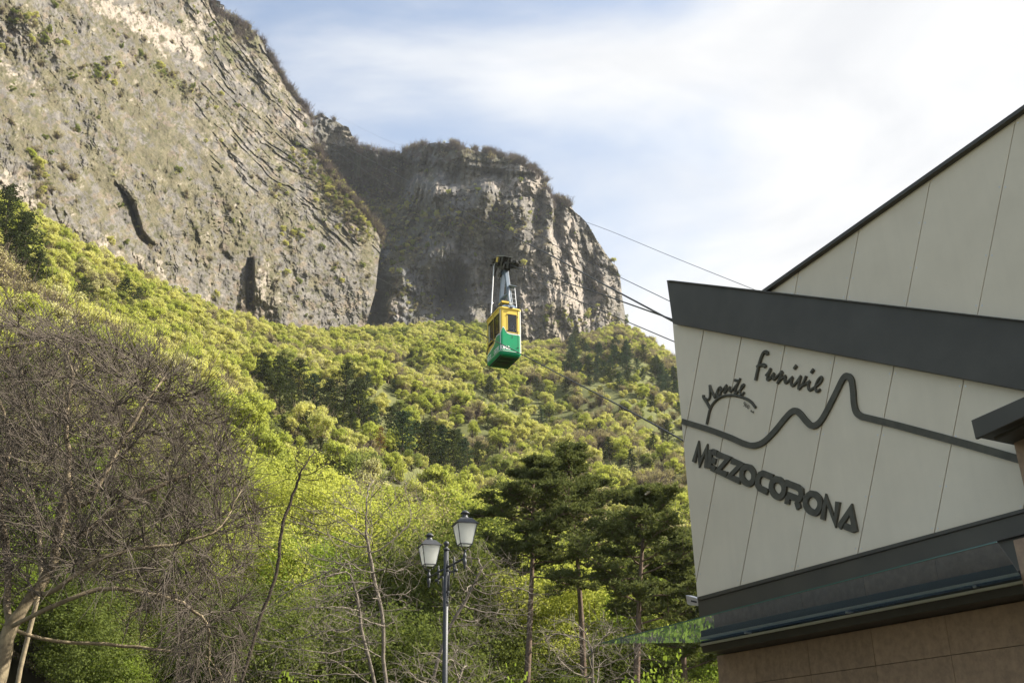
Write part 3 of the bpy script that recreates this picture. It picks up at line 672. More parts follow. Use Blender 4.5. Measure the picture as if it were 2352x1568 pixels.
LT = [('letter', r1, [[(118, 508), (215, 150), (246, 535), (388, 215), (376, 622)]], 74),
      ('letter', r1, [[(462, 240), (445, 635)], [(505, 287), (598, 325)], [(495, 468), (572, 498)], [(480, 622), (562, 660)]], 88),
      ('letter', r1, [[(608, 345), (845, 430), (618, 690), (808, 772)]], 92),
      ('letter', r1, [[(905, 478), (1100, 556), (862, 808), (1090, 905)]], 96),
      ('letter', r1, [catmull([(1215, 602), (1300, 630), (1368, 735), (1362, 880), (1300, 950), (1240, 952), (1165, 900), (1122, 790), (1145, 660), (1215, 602)], 4)[:-1]], 94),
      ('letter', r1, [[(1770, 826), (1560, 742), (1500, 770), (1460, 860), (1452, 980), (1490, 1050), (1660, 1132)]], 98),
      ('letter', r1, [catmull([(1840, 862), (1930, 892), (2002, 1000), (1998, 1140), (1935, 1225), (1870, 1228), (1790, 1170), (1740, 1050), (1765, 920), (1840, 862)], 4)[:-1]], 100),
      ('letter', r2, [[(462, 408), (720, 510), (790, 570), (800, 680), (760, 745), (700, 745), (505, 665)], [(512, 700), (495, 860)], [(700, 800), (745, 955)]], 100),
      ('letter', r2, [catmull([(1000, 640), (1095, 668), (1182, 775), (1186, 920), (1115, 1030), (1045, 1035), (945, 975), (885, 855), (910, 720), (1000, 640)], 4)[:-1]], 104),
      ('letter', r2, [[(1240, 1185), (1318, 745), (1505, 1250), (1562, 810)]], 98),
      ('letter', r2, [[(1585, 1345), (1835, 965), (1925, 1440)], [(1700, 1318), (1890, 1395)]], 108)]
for i_, (nm, fn, strokes, wpx) in enumerate(LT):
    mb = MB()
    for k_, s_ in enumerate(strokes):
        w_ = wid(fn, (s_[0][0], s_[0][1]), (s_[0][0]+wpx*0.5, s_[0][1]+wpx*0.80))*1.2
        ribbon(mb, fn(s_), w_, 0.05-0.0015*k_-0.0015*(i_ % 2), 0.045, closed=len(s_) > 20)
    sign_part(mb, nm, sg)
# the mountain line
c1 = crop(2600, 1050, 0.7017)
ml = catmull([(178, 903), (330, 950), (450, 995), (530, 1030), (585, 1041), (640, 1022), (700, 965), (760, 892), (798, 852), (825, 843), (852, 862), (885, 902), (915, 927), (948, 920), (985, 875), (1050, 750), (1092, 665), (1118, 645), (1142, 668), (1152, 730), (1156, 790), (1168, 845), (1195, 872), (1240, 885), (1400, 925), (1700, 1006), (1900, 1062), (2100, 1120), (2350, 1190)], 5)
mb = MB(); ribbon(mb, c1(ml), 0.108, 0.045, 0.04); mlo = mb.build('mountain_line_emblem', M_SIGN)
tag(mlo, 'long dark raised line drawing two peaks across the pale panels', 'emblem')
# brush script: round raised strokes
def script(mb, fn, strokes, wpx):
    for s_ in strokes:
        if isinstance(s_, tuple): s_, w_ = s_
        else: w_ = wpx
        q = catmull(s_, 4) if len(s_) > 2 else s_
        wm = wid(fn, q[0], (q[0][0]+w_, q[0][1]))/2*1.15
        mb.tube([wall_pt(a[0], a[1], 0.02) for a in fn(q)], wm, 6)
def letters(name, label, groups, wpx):
    e = empty(name, wall_pt(0.8, 0, 0.05), label=label, cat='sign')
    for nm, strokes in groups:
        mb = MB(); script(mb, r3, strokes, wpx); sign_part(mb, nm, e)
    return e
letters('script_sign', 'dark brush script word Funivie raised on the wall above the twin peak line', [
    ('letter', [([(1240, 165), (1235, 120), (1190, 118), (1150, 170), (1112, 280), (1080, 400), (1035, 610)], 42), ([(1062, 372), (1110, 348), (1190, 345), (1208, 382)], 40)]),
    ('letter', [[(1215, 525), (1260, 470), (1302, 398)], [(1298, 420), (1262, 500), (1240, 590), (1275, 585), (1330, 520), (1358, 480)], [(1355, 485), (1340, 560), (1355, 592), (1390, 560)]]),
    ('letter', [[(1385, 570), (1450, 500), (1500, 450)], [(1500, 455), (1470, 550), (1415, 665)], [(1425, 650), (1480, 580), (1560, 528)], [(1558, 530), (1545, 600), (1558, 652), (1590, 635)]]),
    ('letter', [[(1590, 635), (1680, 548)], [(1678, 552), (1655, 640), (1668, 698), (1705, 690)], ([(1708, 405), (1728, 378), (1748, 350)], 44)]),
    ('letter', [[(1705, 690), (1770, 610), (1825, 528)], [(1822, 535), (1790, 650), (1785, 765)], [(1788, 765), (1850, 680), (1890, 600), (1915, 530)]]),
    ('letter', [[(1850, 695), (1910, 670), (1978, 618)], [(1975, 622), (1952, 700), (1968, 775), (2005, 768)], ([(2005, 478), (2025, 445), (2045, 415)], 44)]),
    ('letter', [[(2005, 768), (2080, 715), (2150, 655), (2190, 590), (2180, 552), (2140, 575), (2090, 670), (2078, 760), (2110, 802), (2160, 765)]]),
], 34)
letters('summit_sign', 'small dark script word Monte over an arch with 900 M', [
    ('letter', [([(128, 865), (130, 905), (180, 985), (240, 1090)], 30), [(150, 920), (200, 945), (232, 915), (240, 840), (234, 692)], [(236, 695), (262, 775), (328, 912)], [(330, 910), (352, 840), (385, 760)]]),
    ('letter', [[(425, 728), (392, 745), (368, 820), (370, 890), (395, 900), (420, 850), (432, 780), (425, 728)], [(432, 800), (480, 760)]]),
    ('letter', [[(470, 765), (532, 685)], [(530, 690), (508, 770), (490, 842)], [(495, 835), (540, 770), (592, 722)], [(590, 725), (578, 775), (602, 800), (640, 765)]]),
    ('letter', [[(768, 572), (740, 640), (700, 730), (672, 820), (690, 845), (725, 805)], ([(672, 605), (748, 622)], 32), [(640, 765), (735, 650)]]),
    ('letter', [[(725, 805), (790, 755), (832, 700), (822, 680), (790, 710), (765, 790), (775, 845), (808, 848), (838, 818)]]),
    ('arch', [([(184, 1375), (205, 1270), (240, 1120), (295, 1015), (385, 925), (480, 880), (600, 866), (700, 876), (850, 920), (955, 985), (1035, 1085)], 28)]),
    ('digit', [([(852, 1012), (838, 1022), (826, 1005), (835, 988), (850, 992), (852, 1020), (838, 1048), (820, 1052)], 6)]),
    ('digit', [([(880, 1022), (864, 1035), (857, 1060), (866, 1075), (880, 1062), (886, 1038), (880, 1022)], 6)]),
    ('digit', [([(915, 1040), (900, 1052), (892, 1082), (901, 1102), (914, 1088), (921, 1058), (915, 1040)], 6)]),
    ('letter', [([(944, 1152), (957, 1125)], 6), ([(957, 1125), (968, 1165)], 6), ([(968, 1165), (995, 1145)], 6), ([(995, 1145), (989, 1190)], 6)]),
], 26)
# ------------------------------------------------------------------ street lamp
M_IRON = mat('dark_grey_iron', (0.065, 0.068, 0.072), 0.45, metal=0.3, var=0.1, scale=30, bump=0.15, bscale=220)
M_OPAL = mat('opal_pane', (0.93, 0.95, 0.92), 0.3); _t = M_OPAL.node_tree; _x = _t.nodes.new('ShaderNodeMixShader'); _tl = _t.nodes.new('ShaderNodeBsdfTranslucent'); _tl.inputs[0].default_value = (0.95, 0.96, 0.93, 1); _x.inputs[0].default_value = 0.72
_t.links.new(_t.nodes['Principled BSDF'].outputs[0], _x.inputs[1]); _t.links.new(_tl.outputs[0], _x.inputs[2]); _t.links.new(_x.outputs[0], _t.nodes['Material Output'].inputs[0])
LR = 21.2
base_l = atR(1023.5, 1400, LR); bx, by = base_l[0], base_l[1]
ztop = atR(1023, 1243, LR)[2]/1.06
lamp = empty('street_lamp', (bx, by, 0), label='tall dark iron lamp post with two opal lanterns on side arms', cat='street lamp'); lamp.scale = (1.06, 1.06, 1.06)
mb = MB(); mb.lathe([(0.16, 0), (0.16, 0.12), (0.12, 0.16), (0.11, 0.7), (0.09, 0.76), (0.058, 0.9), (0.050, 3.0), (0.046, ztop-0.17)], 20); mb.build('post', M_IRON, lamp, smooth=True)
zt_ = ztop
mb = MB(); mb.lathe([(0.046, -0.17), (0.062, -0.165), (0.064, -0.145), (0.05, -0.135), (0.03, -0.12), (0.022, -0.10), (0.03, -0.088), (0.05, -0.055), (0.053, -0.035), (0.045, -0.012), (0.02, 0.004)], 16, (0, 0, zt_)); mb.build('finial_ball', M_IRON, lamp, smooth=True)
LS = LR/20.0
aa = math.radians(-66); ad = np.array([math.cos(aa), math.sin(aa), 0]); AL = 0.96
za = zt_-0.50
def knob(mb, c, s=1.0): mb.lathe([(0.006*s, -0.10*s), (0.018*s, -0.085*s), (0.010*s, -0.06*s), (0.024*s, -0.035*s), (0.026*s, -0.01*s), (0.012*s, 0.015*s), (0.022*s, 0.04*s), (0.010*s, 0.06*s), (0.015*s, 0.08*s), (0.004*s, 0.105*s)], 8, c)
lz = None
for sgn in (1, -1):
    d = ad*sgn; P = lambda r, z: (d[0]*r, d[1]*r, z)
    arm = MB(); arm.tube([P(0.03, za), P(AL, za)], 0.021, 8); arm.tube([P(0.03, za-0.06), P(0.10, za-0.055), P(0.2, za-0.11), P(0.45, za-0.14), P(0.52, za-0.14)], 0.017, 8)
    arm.tube([P(0.20, za-0.11), P(0.155, za-0.17), P(0.15, za-0.30), P(0.14, za-0.44), P(0.03, za-0.45)], 0.016, 8)
    arm.tube([P(0.09, za+0.02), P(0.09, za-0.62)], 0.013, 8)
    arm.tube([P(0.52, za-0.115), P(0.52, za-0.165)], 0.034, 8)
    ao = arm.build('arm', M_IRON, lamp, smooth=True)
    for r_, z_, s_ in ((0.42, za, 1.25), (0.42, za-0.14, 0.9), (0.09, za+0.05, 0.8), (0.09, za-0.62, 1.0), (0.13, za-0.45, 0.9)):
        k = MB(); knob(k, P(r_, z_), s_); k.build('knob', M_IRON, ao, smooth=True)
    # lantern
    cx_, cy_ = d[0]*AL, d[1]*AL; zb = za+0.235   # underside of the glass
    ln = MB(); ln.lathe([(0.008, -0.20), (0.024, -0.18), (0.02, -0.13), (0.036, -0.10), (0.036, -0.04), (0.02, -0.01), (0.032, 0.02), (0.034, 0.05), (0.022, 0.08), (0.018, 0.11), (0.03, 0.13), (0.034, 0.145)], 10, (cx_, cy_, za))
    rz = math.radians(18); ex = np.array([math.cos(rz), math.sin(rz)]); ey = np.array([-math.sin(rz), math.cos(rz)])
    def sq(h, z, o=(cx_, cy_)): return [(o[0]+a*h*ex[0]+b*h*ey[0], o[1]+a*h*ex[1]+b*h*ey[1], z) for a, b in ((-1, -1), (1, -1), (1, 1), (-1, 1))]
    cradle = [sq(0.10, zb)[i] for i in range(4)]
    for q in cradle: ln.tube([(cx_+(q[0]-cx_)*0.25, cy_+(q[1]-cy_)*0.25, za+0.13), (cx_+(q[0]-cx_)*0.75, cy_+(q[1]-cy_)*0.75, za+0.17), q], 0.008, 6)
    lo = ln.build('lantern_holder', M_IRON, lamp, smooth=True)
    H1, H2, hg = 0.112, 0.180, 0.365
    fr = MB()
    for q0, q1 in zip(sq(H1, zb), sq(H2, zb+hg)): fr.tube([q0, q1], 0.0105, 4)
    s0 = sq(H1, zb)
    for i in range(4): fr.tube([s0[i], s0[(i+1) % 4]], 0.011, 4)
    lf = fr.build('lantern_frame', M_IRON, lamp)
    for i in range(4):
        a0, a1 = np.array(sq(H1-0.006, zb+0.006)[i]), np.array(sq(H1-0.006, zb+0.006)[(i+1) % 4]); b0, b1 = np.array(sq(H2-0.006, zb+hg-0.004)[i]), np.array(sq(H2-0.006, zb+hg-0.004)[(i+1) % 4])
        cc = np.array([cx_, cy_, zb+hg/2]); g = MB(); o4 = [a0, a1, b1, b0]
        nn = np.cross(a1-a0, b0-a0); nn /= np.linalg.norm(nn)
        if nn@(a0-cc) < 0: nn = -nn
        g.add(o4, [(0, 1, 2, 3)]); g.build('pane', M_OPAL, lf)
    g = MB(); g.prism(sq(H1-0.012, zb+0.001), sq(H1-0.012, zb+0.005)); g.build('pane', M_OPAL, lf)
    bulb = MB(); bulb.lathe([(0.02, 0.22), (0.045, 0.17), (0.05, 0.12), (0.035, 0.07), (0.01, 0.05)][::-1], 10, (cx_, cy_, zb)); bulb.build('bulb', M_OPAL, lf, smooth=True)
    rf = MB(); rf.prism(sq(0.215, zb+hg), sq(0.212, zb+hg+0.012)); rf.prism(sq(0.195, zb+hg+0.0125), sq(0.105, zb+hg+0.115)); rf.build('lantern_roof', M_IRON, lamp)
    ch = MB(); ch.lathe([(0.085, 0.1155), (0.07, 0.13), (0.05, 0.16), (0.046, 0.195), (0.05, 0.2), (0.082, 0.205), (0.085, 0.225), (0.06, 0.24), (0.045, 0.262), (0.015, 0.275)], 16, (cx_, cy_, zb+hg)); ch.build('chimney_cap', M_IRON, lamp, smooth=True)

# ------------------------------------------------------------------ cable car
M_YEL = mat('yellow_paint', (0.80, 0.57, 0.08), 0.35, var=0.06, scale=2.5, bump=0.02)
M_GRN = mat('green_paint', (0.0, 0.30, 0.12), 0.32, var=0.07, scale=2.5, bump=0.02)
M_WHT = mat('white_paint', (0.8, 0.8, 0.78), 0.4, var=0.04)
M_BLK = mat('black_rubber', (0.02, 0.02, 0.02), 0.6)
M_GRS = mat('greasy_black_steel', (0.045, 0.042, 0.035), 0.45, metal=0.5, var=0.35, scale=14, bump=0.2)
M_HNG = mat('grey_blue_hanger_paint', (0.17, 0.22, 0.28), 0.45, var=0.08, scale=3)
M_FLR = mat('cabin_underside', (0.03, 0.11, 0.05), 0.6, col2=(0.04, 0.06, 0.035), scale=3)
M_WIN = bpy.data.materials.new('cabin_glass'); M_WIN.use_nodes = True
_t = M_WIN.node_tree; _b = _t.nodes['Principled BSDF']
_mx = _t.nodes.new('ShaderNodeMixShader'); _tr = _t.nodes.new('ShaderNodeBsdfTransparent'); _tr.inputs[0].default_value = (0.62, 0.66, 0.72, 1)
_fr = _t.nodes.new('ShaderNodeFresnel'); _fr.inputs[0].default_value = 1.6
_gl = _t.nodes.new('ShaderNodeBsdfGlossy'); _gl.inputs['Roughness'].default_value = 0.03
_t.links.new(_fr.outputs[0], _mx.inputs[0]); _t.links.new(_tr.outputs[0], _mx.inputs[1]); _t.links.new(_gl.outputs[0], _mx.inputs[2]); _t.links.new(_mx.outputs[0], _t.nodes['Material Output'].inputs[0])
CL, CW, CH, CR = 2.0, 1.22, 2.42, 0.17
CABR = 50.5
cdir = math.atan2(-0.927, 0.375)        # heading of the end that faces the valley station
near = atR(1148.5, 804, CABR)           # lower near corner of the cabin
ux, uy = np.array([math.cos(cdir), math.sin(cdir), 0]), np.array([-math.sin(cdir), math.cos(cdir), 0])
org = near-ux*CL/2+uy*CW/2
cab = empty('cable_car_cabin', org, cdir, label='yellow and green cable car cabin numbered 2 hanging before the cliff', cat='cable car')
# outline as a function of arc length, s=0 at the corner between the visible side and the end face
fp_ = []
def arc(cx, cy, a0, a1, n=6):
    for i in range(n+1):
        a = a0+(a1-a0)*i/n; fp_.append((cx+CR*math.cos(a), cy+CR*math.sin(a)))
hx, hy = CL/2-CR, CW/2-CR; q_ = math.pi/2
for k in range(4, 7): a = -q_+q_*k/6; fp_.append((hx+CR*math.cos(a), -hy+CR*math.sin(a)))   # from the middle of the near corner
fp_ = [];
for k in range(3, 7): a = -q_+q_*k/6; fp_.append((hx+CR*math.cos(a), -hy+CR*math.sin(a)))
arc(hx, hy, 0, q_); arc(-hx, hy, q_, 2*q_); arc(-hx, -hy, 2*q_, 3*q_)
for k in range(0, 4): a = -q_+q_*k/6; fp_.append((hx+CR*math.cos(a), -hy+CR*math.sin(a)))
fpa = np.array(fp_); _sl = np.r_[0, np.cumsum(np.hypot(*np.diff(fpa, axis=0).T))]; PER = _sl[-1]
def surf(s, z, o=0.0):
    s = s % PER; x = np.interp(s, _sl, fpa[:, 0]); y = np.interp(s, _sl, fpa[:, 1])
    e = 0.01; x1 = np.interp((s+e) % PER, _sl, fpa[:, 0]); y1 = np.interp((s+e) % PER, _sl, fpa[:, 1]); x0 = np.interp((s-e) % PER, _sl, fpa[:, 0]); y0 = np.interp((s-e) % PER, _sl, fpa[:, 1])
    tx, ty = x1-x0, y1-y0; l = math.hypot(tx, ty)+1e-9
    return (x+ty/l*o, y-tx/l*o, z)
Z0, Z1 = 0.0, CH
SE = CW-2*CR+CR*q_; SS = CL-2*CR+CR*q_        # arc length of an end and of a side
wins = [(0.40, 0.40+0.53, 1.10, 2.14), (SE+0.14, SE+0.80, 1.05, 2.12), (SE+0.95, SE+SS-0.16, 1.05, 2.12), (SE+SS+0.30, SE+SS+0.85, 1.10, 2.14),
        (PER-0.74, PER-0.10, 0.98, 2.14), (PER-1.62, PER-0.92, 0.80, 2.14)]
sb_ = sorted(set([0.0, PER]+[x % PER for wn in wins for x in wn[:2]]+list(np.linspace(0, PER, 72)))); zb_ = sorted(set([Z0, Z1]+[x for wn in wins for x in wn[2:]]))
body = MB()
for off_ in (0.0, -0.035):
    for i in range(len(sb_)-1):
        for j in range(len(zb_)-1):
            sm, zm = (sb_[i]+sb_[i+1])/2, (zb_[j]+zb_[j+1])/2
            if any(a < sm < b and c < zm < d for a, b, c, d in wins): continue
            if sb_[i+1]-sb_[i] < 1e-6: continue
            body.add([surf(sb_[i], zb_[j], off_), surf(sb_[i+1]-1e-9, zb_[j], off_), surf(sb_[i+1]-1e-9, zb_[j+1], off_), surf(sb_[i], zb_[j+1], off_)], [(0, 1, 2, 3)])
body.build('body_shell', M_YEL, cab)
def ring(z, o): return [surf(s, z, o) for s in np.linspace(0, PER, 56, endpoint=False)]
mb = MB()
lv = [ring(Z0, 0.012), ring(-0.09, -0.01), ring(-0.17, -0.07), ring(-0.20, -0.14)]
for a_, b_ in zip(lv[:-1], lv[1:]): mb.add(a_+b_, [(i, (i+1) % 56, 56+(i+1) % 56, 56+i) for i in range(56)])
mb.add(lv[-1], [tuple(range(56))]); mb.add([(x, y, 0.02) for x, y, z in ring(0, -0.03)], [tuple(range(56))])
fl = mb.build('floor_tray', M_GRN, cab)
mb = MB(); mb.box((0, 0, -0.205), (1.4, 0.86, 0.02)); mb.build('floor_plate', M_FLR, cab)
mb = MB(); mb.box((0, 0, -0.222), (0.06, 0.84, 0.03)); mb.box((0.45, 0, -0.222), (0.04, 0.84, 0.02)); mb.box((0, 0.5, -0.19), (1.7, 0.05, 0.06)); mb.box((0, -0.5, -0.19), (1.7, 0.05, 0.06)); mb.build('floor_beam', M_BLK, cab)
mb = MB(); mb.tube([surf(s, Z0+0.01, 0.01) for s in np.linspace(0, PER, 57)], 0.016, 5); mb.build('bumper_bead', M_WHT, cab)
mb = MB()
lv = [ring(Z1-0.02, 0.0), ring(Z1-0.015, 0.035), ring(Z1+0.03, 0.045), ring(Z1+0.085, 0.02), ring(Z1+0.12, -0.05), ring(Z1+0.13, -0.2)]
for a_, b_ in zip(lv[:-1], lv[1:]): mb.add(a_+b_, [(i, (i+1) % 56, 56+(i+1) % 56, 56+i) for i in range(56)])
mb.add(lv[-1], [tuple(range(56))]); mb.build('roof', M_YEL, cab, smooth=False)
# green and white livery: strips standing 3 mm proud of the shell
wave = [(-SS-0.0, 0.36), (-SS+0.5, 0.55), (-1.05, 0.62), (-0.82, 0.78), (-0.62, 0.98), (-0.42, 1.20), (-0.28, 1.25), (-0.16, 1.14), (-0.06, 1.06), (0.0, 1.10), (0.06, 1.25), (0.12, 1.36), (0.16, 1.38), (0.21, 1.32), (0.27, 1.12), (0.34, 1.03), (0.45, 0.99), (0.7, 0.985), (SE, 0.985), (SE+0.3, 0.985), (SE+SS, 0.985), (SE+SS+SE, 0.985)]
wave = [(-SS, 0.33), (-1.45, 0.46), (-1.10, 0.60), (-0.80, 0.72), (-0.66, 0.86), (-0.50, 0.93), (-0.40, 1.05), (-0.28, 0.93)]+[(-0.2, 0.93), (-0.02, 0.95)]+wave[9:]
# the near side: the green field climbs in a step to the corner
wave = [(-SS, 0.36), (-1.35, 0.47), (-1.02, 0.545), (-0.86, 0.56), (-0.72, 0.66), (-0.56, 0.85), (-0.46, 0.98), (-0.40, 1.0), (-0.05, 0.92), (0.02, 1.0), (0.08, 1.24), (0.13, 1.34), (0.17, 1.35), (0.22, 1.28), (0.28, 1.12), (0.35, 1.04), (0.46, 1.0), (0.7, 0.99), (SE, 0.99), (SE+SS+SE-0.02, 0.99)]
wsx = np.array([p[0] for p in wave]); wsz = np.array([p[1] for p in wave])
ss_ = np.linspace(-SS+0.01, SE+SS+SE-0.03, 300); wz_ = np.interp(ss_, wsx, wsz)
k_ = np.ones(5)/5; wz_[2:-2] = np.convolve(wz_, k_, 'valid')
def zlim(s):
    """keep the livery out of the window openings"""
    sp = s % PER; return min([c for a, b, c, d in wins if a < sp < b]+[9])
g_, w_ = MB(), MB()
for i in range(len(ss_)-1):
    a, b = ss_[i], ss_[i+1]; za_, zb2 = wz_[i], wz_[i+1]; lm = min(zlim(a), zlim(b))-0.03
    za_, zb2 = min(za_, lm), min(zb2, lm)
    g_.add([surf(a, Z0+0.02, .004), surf(b, Z0+0.02, .004), surf(b, zb2, .004), surf(a, za_, .004)], [(0, 1, 2, 3)])
    w_.add([surf(a, za_-0.012, .007), surf(b, zb2-0.012, .007), surf(b, zb2+0.045, .007), surf(a, za_+0.045, .007)], [(0, 1, 2, 3)])
g_.build('green_livery', M_GRN, cab); w_.build('white_stripe', M_WHT, cab)
# windows
for (a, b, c, d) in wins:
    g = MB(); q = [surf(s, z, -0.015) for s, z in ((a, c), (b, c), (b, d), (a, d))]; qb = [surf(s, z, -0.021) for s, z in ((a, c), (b, c), (b, d), (a, d))]
    g.prism(qb, q); wo = g.build('window', M_WIN, cab)
    f_ = MB(); w = 0.026
    for (s0, s1, z0, z1) in ((a-w, b+w, c-w, c+w*.4), (a-w, b+w, d-w*.4, d+w), (a-w, a+w*.4, c, d), (b-w*.4, b+w, c, d)):
        f_.prism([surf(s, z, -0.03) for s, z in ((s0, z0), (s1, z0), (s1, z1), (s0, z1))], [surf(s, z, 0.012) for s, z in ((s0, z0), (s1, z0), (s1, z1), (s0, z1))])
    f_.build('window_frame', M_BLK if a > SE+SS+SE-0.5 else M_YEL, wo)
mb = MB(); s0 = PER-1.60
for (a, b, c, d) in ((PER-1.60, PER-1.44, 0.98, 2.0),): mb.prism([surf(s, z, 0.0) for s, z in ((a, c), (b, c), (b, d), (a, d))], [surf(s, z, 0.012) for s, z in ((a, c), (b, c), (b, d), (a, d))])
mb.build('sliding_sash', M_STEEL, cab)
mb = MB(); mb.prism([surf(s, z, -0.03) for s, z in ((PER-1.62, 0.97), (PER-0.92, 0.97), (PER-0.92, 1.02), (PER-1.62, 1.02))], [surf(s, z, 0.016) for s, z in ((PER-1.62, 0.97), (PER-0.92, 0.97), (PER-0.92, 1.02), (PER-1.62, 1.02))]); mb.build('window_bar', M_YEL, cab)
# seams, edge strips, hinges
mb = MB()
for s in (0.98, PER-0.83, PER-0.03, PER-SS+0.03):
    mb.prism([surf(s-0.008, z, -0.005) for z in (0.02, Z1-0.03)]+[surf(s+0.008, z, -0.005) for z in (Z1-0.03, 0.02)], [surf(s-0.008, z, 0.009) for z in (0.02, Z1-0.03)]+[surf(s+0.008, z, 0.009) for z in (Z1-0.03, 0.02)])
mb.build('door_seam', M_BLK, cab)
mb = MB()
for s in (0.0, PER-SS*0.0-0.005):
    mb.tube([surf(s, z, 0.008) for z in (0.05, Z1-0.05)], 0.012, 5)
mb.tube([surf(SE-0.02, z, 0.006) for z in (0.0, Z1)], 0.03, 6)
mb.build('corner_strip', M_WHT, cab)
mb = MB()
for s, z in ((0.385, 1.16), (0.385, 2.08), (0.975, 1.16), (0.975, 2.02), (0.975, 0.28)):
    p_ = surf(s, z, 0.02); mb.box(p_, (0.03, 0.05, 0.05))
mb.build('hinge', M_BLK, cab)['kind'] = 'stuff'
# writing on the cabin
SF = {'M': (0.95, [[(0, 0), (0.14, 1), (0.42, 0.1), (0.7, 1), (0.84, 0)]]), 'E': (0.72, [[(0.62, 1), (0, 1), (0, 0), (0.62, 0)], [(0.1, 0.5), (0.55, 0.5)]]), 'Z': (0.78, [[(0, 1), (0.68, 1), (0, 0), (0.68, 0)]]),
      'O': (0.85, [[(0.2, 1), (0.55, 1), (0.75, 0.8), (0.75, 0.2), (0.55, 0), (0.2, 0), (0, 0.2), (0, 0.8), (0.2, 1)]]), 'C': (0.78, [[(0.68, 1), (0.2, 1), (0, 0.8), (0, 0.2), (0.2, 0), (0.68, 0)]]),
      'R': (0.8, [[(0, 0), (0, 0.55)], [(0, 1), (0.5, 1), (0.68, 0.85), (0.68, 0.6), (0.5, 0.45), (0.05, 0.45)], [(0.4, 0.4), (0.68, 0)]]), 'N': (0.82, [[(0, 0), (0, 1), (0.7, 0), (0.7, 1)]]), 'A': (0.9, [[(0, 0), (0.42, 1), (0.84, 0), (0.32, 0)]]),
      '2': (0.6, [[(0, 0.8), (0.1, 0.97), (0.3, 1), (0.5, 0.85), (0.45, 0.6), (0, 0), (0.55, 0)]])}
def cab_text(txt, s0, z0, h, wd, m, name, slope=0.0, sp=0.16):
    s = s0
    for ch_ in txt:
        adv, strokes = SF[ch_]; mb = MB()
        for k, stk in enumerate(strokes):
            P = [np.array(p) for p in stk]
            for i in range(len(P)-1):
                a, b = P[i], P[i+1]; dd = (b-a)/np.linalg.norm(b-a); nn = np.array([-dd[1], dd[0]])*wd/h/2; a = a-dd*wd/h*0.42; b = b+dd*wd/h*0.42
                q = [a-nn, b-nn, b+nn, a+nn]; o = 0.010+0.0007*i+0.002*k
                mb.add([surf(s+p[0]*h, z0+p[1]*h+(s-s0)*slope, o) for p in q], [(0, 1, 2, 3)])
        mb.build(name, m, cab); s += (adv+sp)*h
cab_text('MEZZ', -SS+0.06, 0.10, 0.17, 0.045, M_WHT, 'letter'); cab_text('OCOR', -0.79, 0.10, 0.19, 0.045, M_WHT, 'letter', sp=0.10); cab_text('ONA', 0.035, 0.12, 0.17, 0.045, M_WHT, 'letter')
cab_text('2', 0.62, 0.80, 0.10, 0.02, M_BLK, 'digit')
mb = MB()
for stk in ([(0.0, -0.02), (0.02, 0.12), (0.05, 0.05), (0.09, 0.15), (0.12, 0.0)], [(0.2, 0.10), (0.16, 0.07), (0.19, 0.03), (0.23, 0.09), (0.2, 0.1)], [(0.27, 0.03), (0.28, 0.13), (0.34, 0.13), (0.36, 0.06)], [(0.42, 0.24), (0.41, 0.08)], [(0.38, 0.17), (0.46, 0.2)], [(0.49, 0.14), (0.54, 0.16), (0.5, 0.08), (0.56, 0.1)]):
    mb.tube([surf(-SS+0.09+a*1.1, 0.60+b*1.1+a*0.35, 0.008) for a, b in stk], 0.011, 4)
mb.tube([surf(-SS+0.10+a, 0.50+b, 0.008) for a, b in ((0.0, 0.0), (0.12, 0.17), (0.3, 0.27), (0.5, 0.3))], 0.010, 4)
mb.build('script_lettering', M_BLK, cab)
# roof gear
mb = MB()
for y in (-0.5, 0.5):
    mb.box((0, y, Z1+0.17), (2.1, 0.05, 0.05)); mb.box((0, y, Z1+0.31), (2.05, 0.03, 0.03))
    for x in (-0.95, -0.3, 0.3, 0.95): mb.box((x, y, Z1+0.22), (0.04, 0.04, 0.2))
mb.build('roof_rail', M_GRS, cab)
mb = MB(); mb.prism([(-0.72, -0.48, Z1+0.13), (0.92, -0.48, Z1+0.13), (0.92, 0.48, Z1+0.13), (-0.72, 0.48, Z1+0.13)], [(-0.6, -0.16, Z1+0.42), (0.72, -0.16, Z1+0.42), (0.72, 0.30, Z1+0.42), (-0.6, 0.30, Z1+0.42)]); mb.build('roof_frame', M_HNG, cab, bevel=0.01)
mb = MB(); mb.box((0.6, -0.18, Z1+0.47), (0.5, 0.5, 0.10)); mb.build('roof_box', M_YEL, cab, bevel=0.01)
mb = MB()
pts = [(0, -0.035), (0, 0.035)]
lampc = (1.0, 0.02, Z1+0.34)
lm_ = MB(); n=14; rim = []
for k in range(n):
    a = 2*math.pi*k/n; rim.append((math.cos(a), math.sin(a)))
lm_.prism([(lampc[0]-0.12, lampc[1]+0.07*c, lampc[2]+0.07*s) for c, s in rim], [(lampc[0], lampc[1]+0.115*c, lampc[2]+0.115*s) for c, s in rim]); lm_.tube([(1.0, 0.02, Z1+0.2), (0.95, 0.02, Z1+0.1)], 0.015, 5)
hl = lm_.build('searchlight', M_GRS, cab)
lm2 = MB(); lm2.prism([(lampc[0]+0.002, lampc[1]+0.095*c, lampc[2]+0.095*s) for c, s in rim], [(lampc[0]+0.014, lampc[1]+0.09*c, lampc[2]+0.09*s) for c, s in rim]); lm2.build('lens', mat('lamp_lens', (0.6, 0.62, 0.58), 0.15, metal=0.4), hl)
mb = MB(); mb.box((1.06, 0.02, Z1+0.08), (0.08, 0.15, 0.08)); mb.build('front_light', M_BLK, cab)
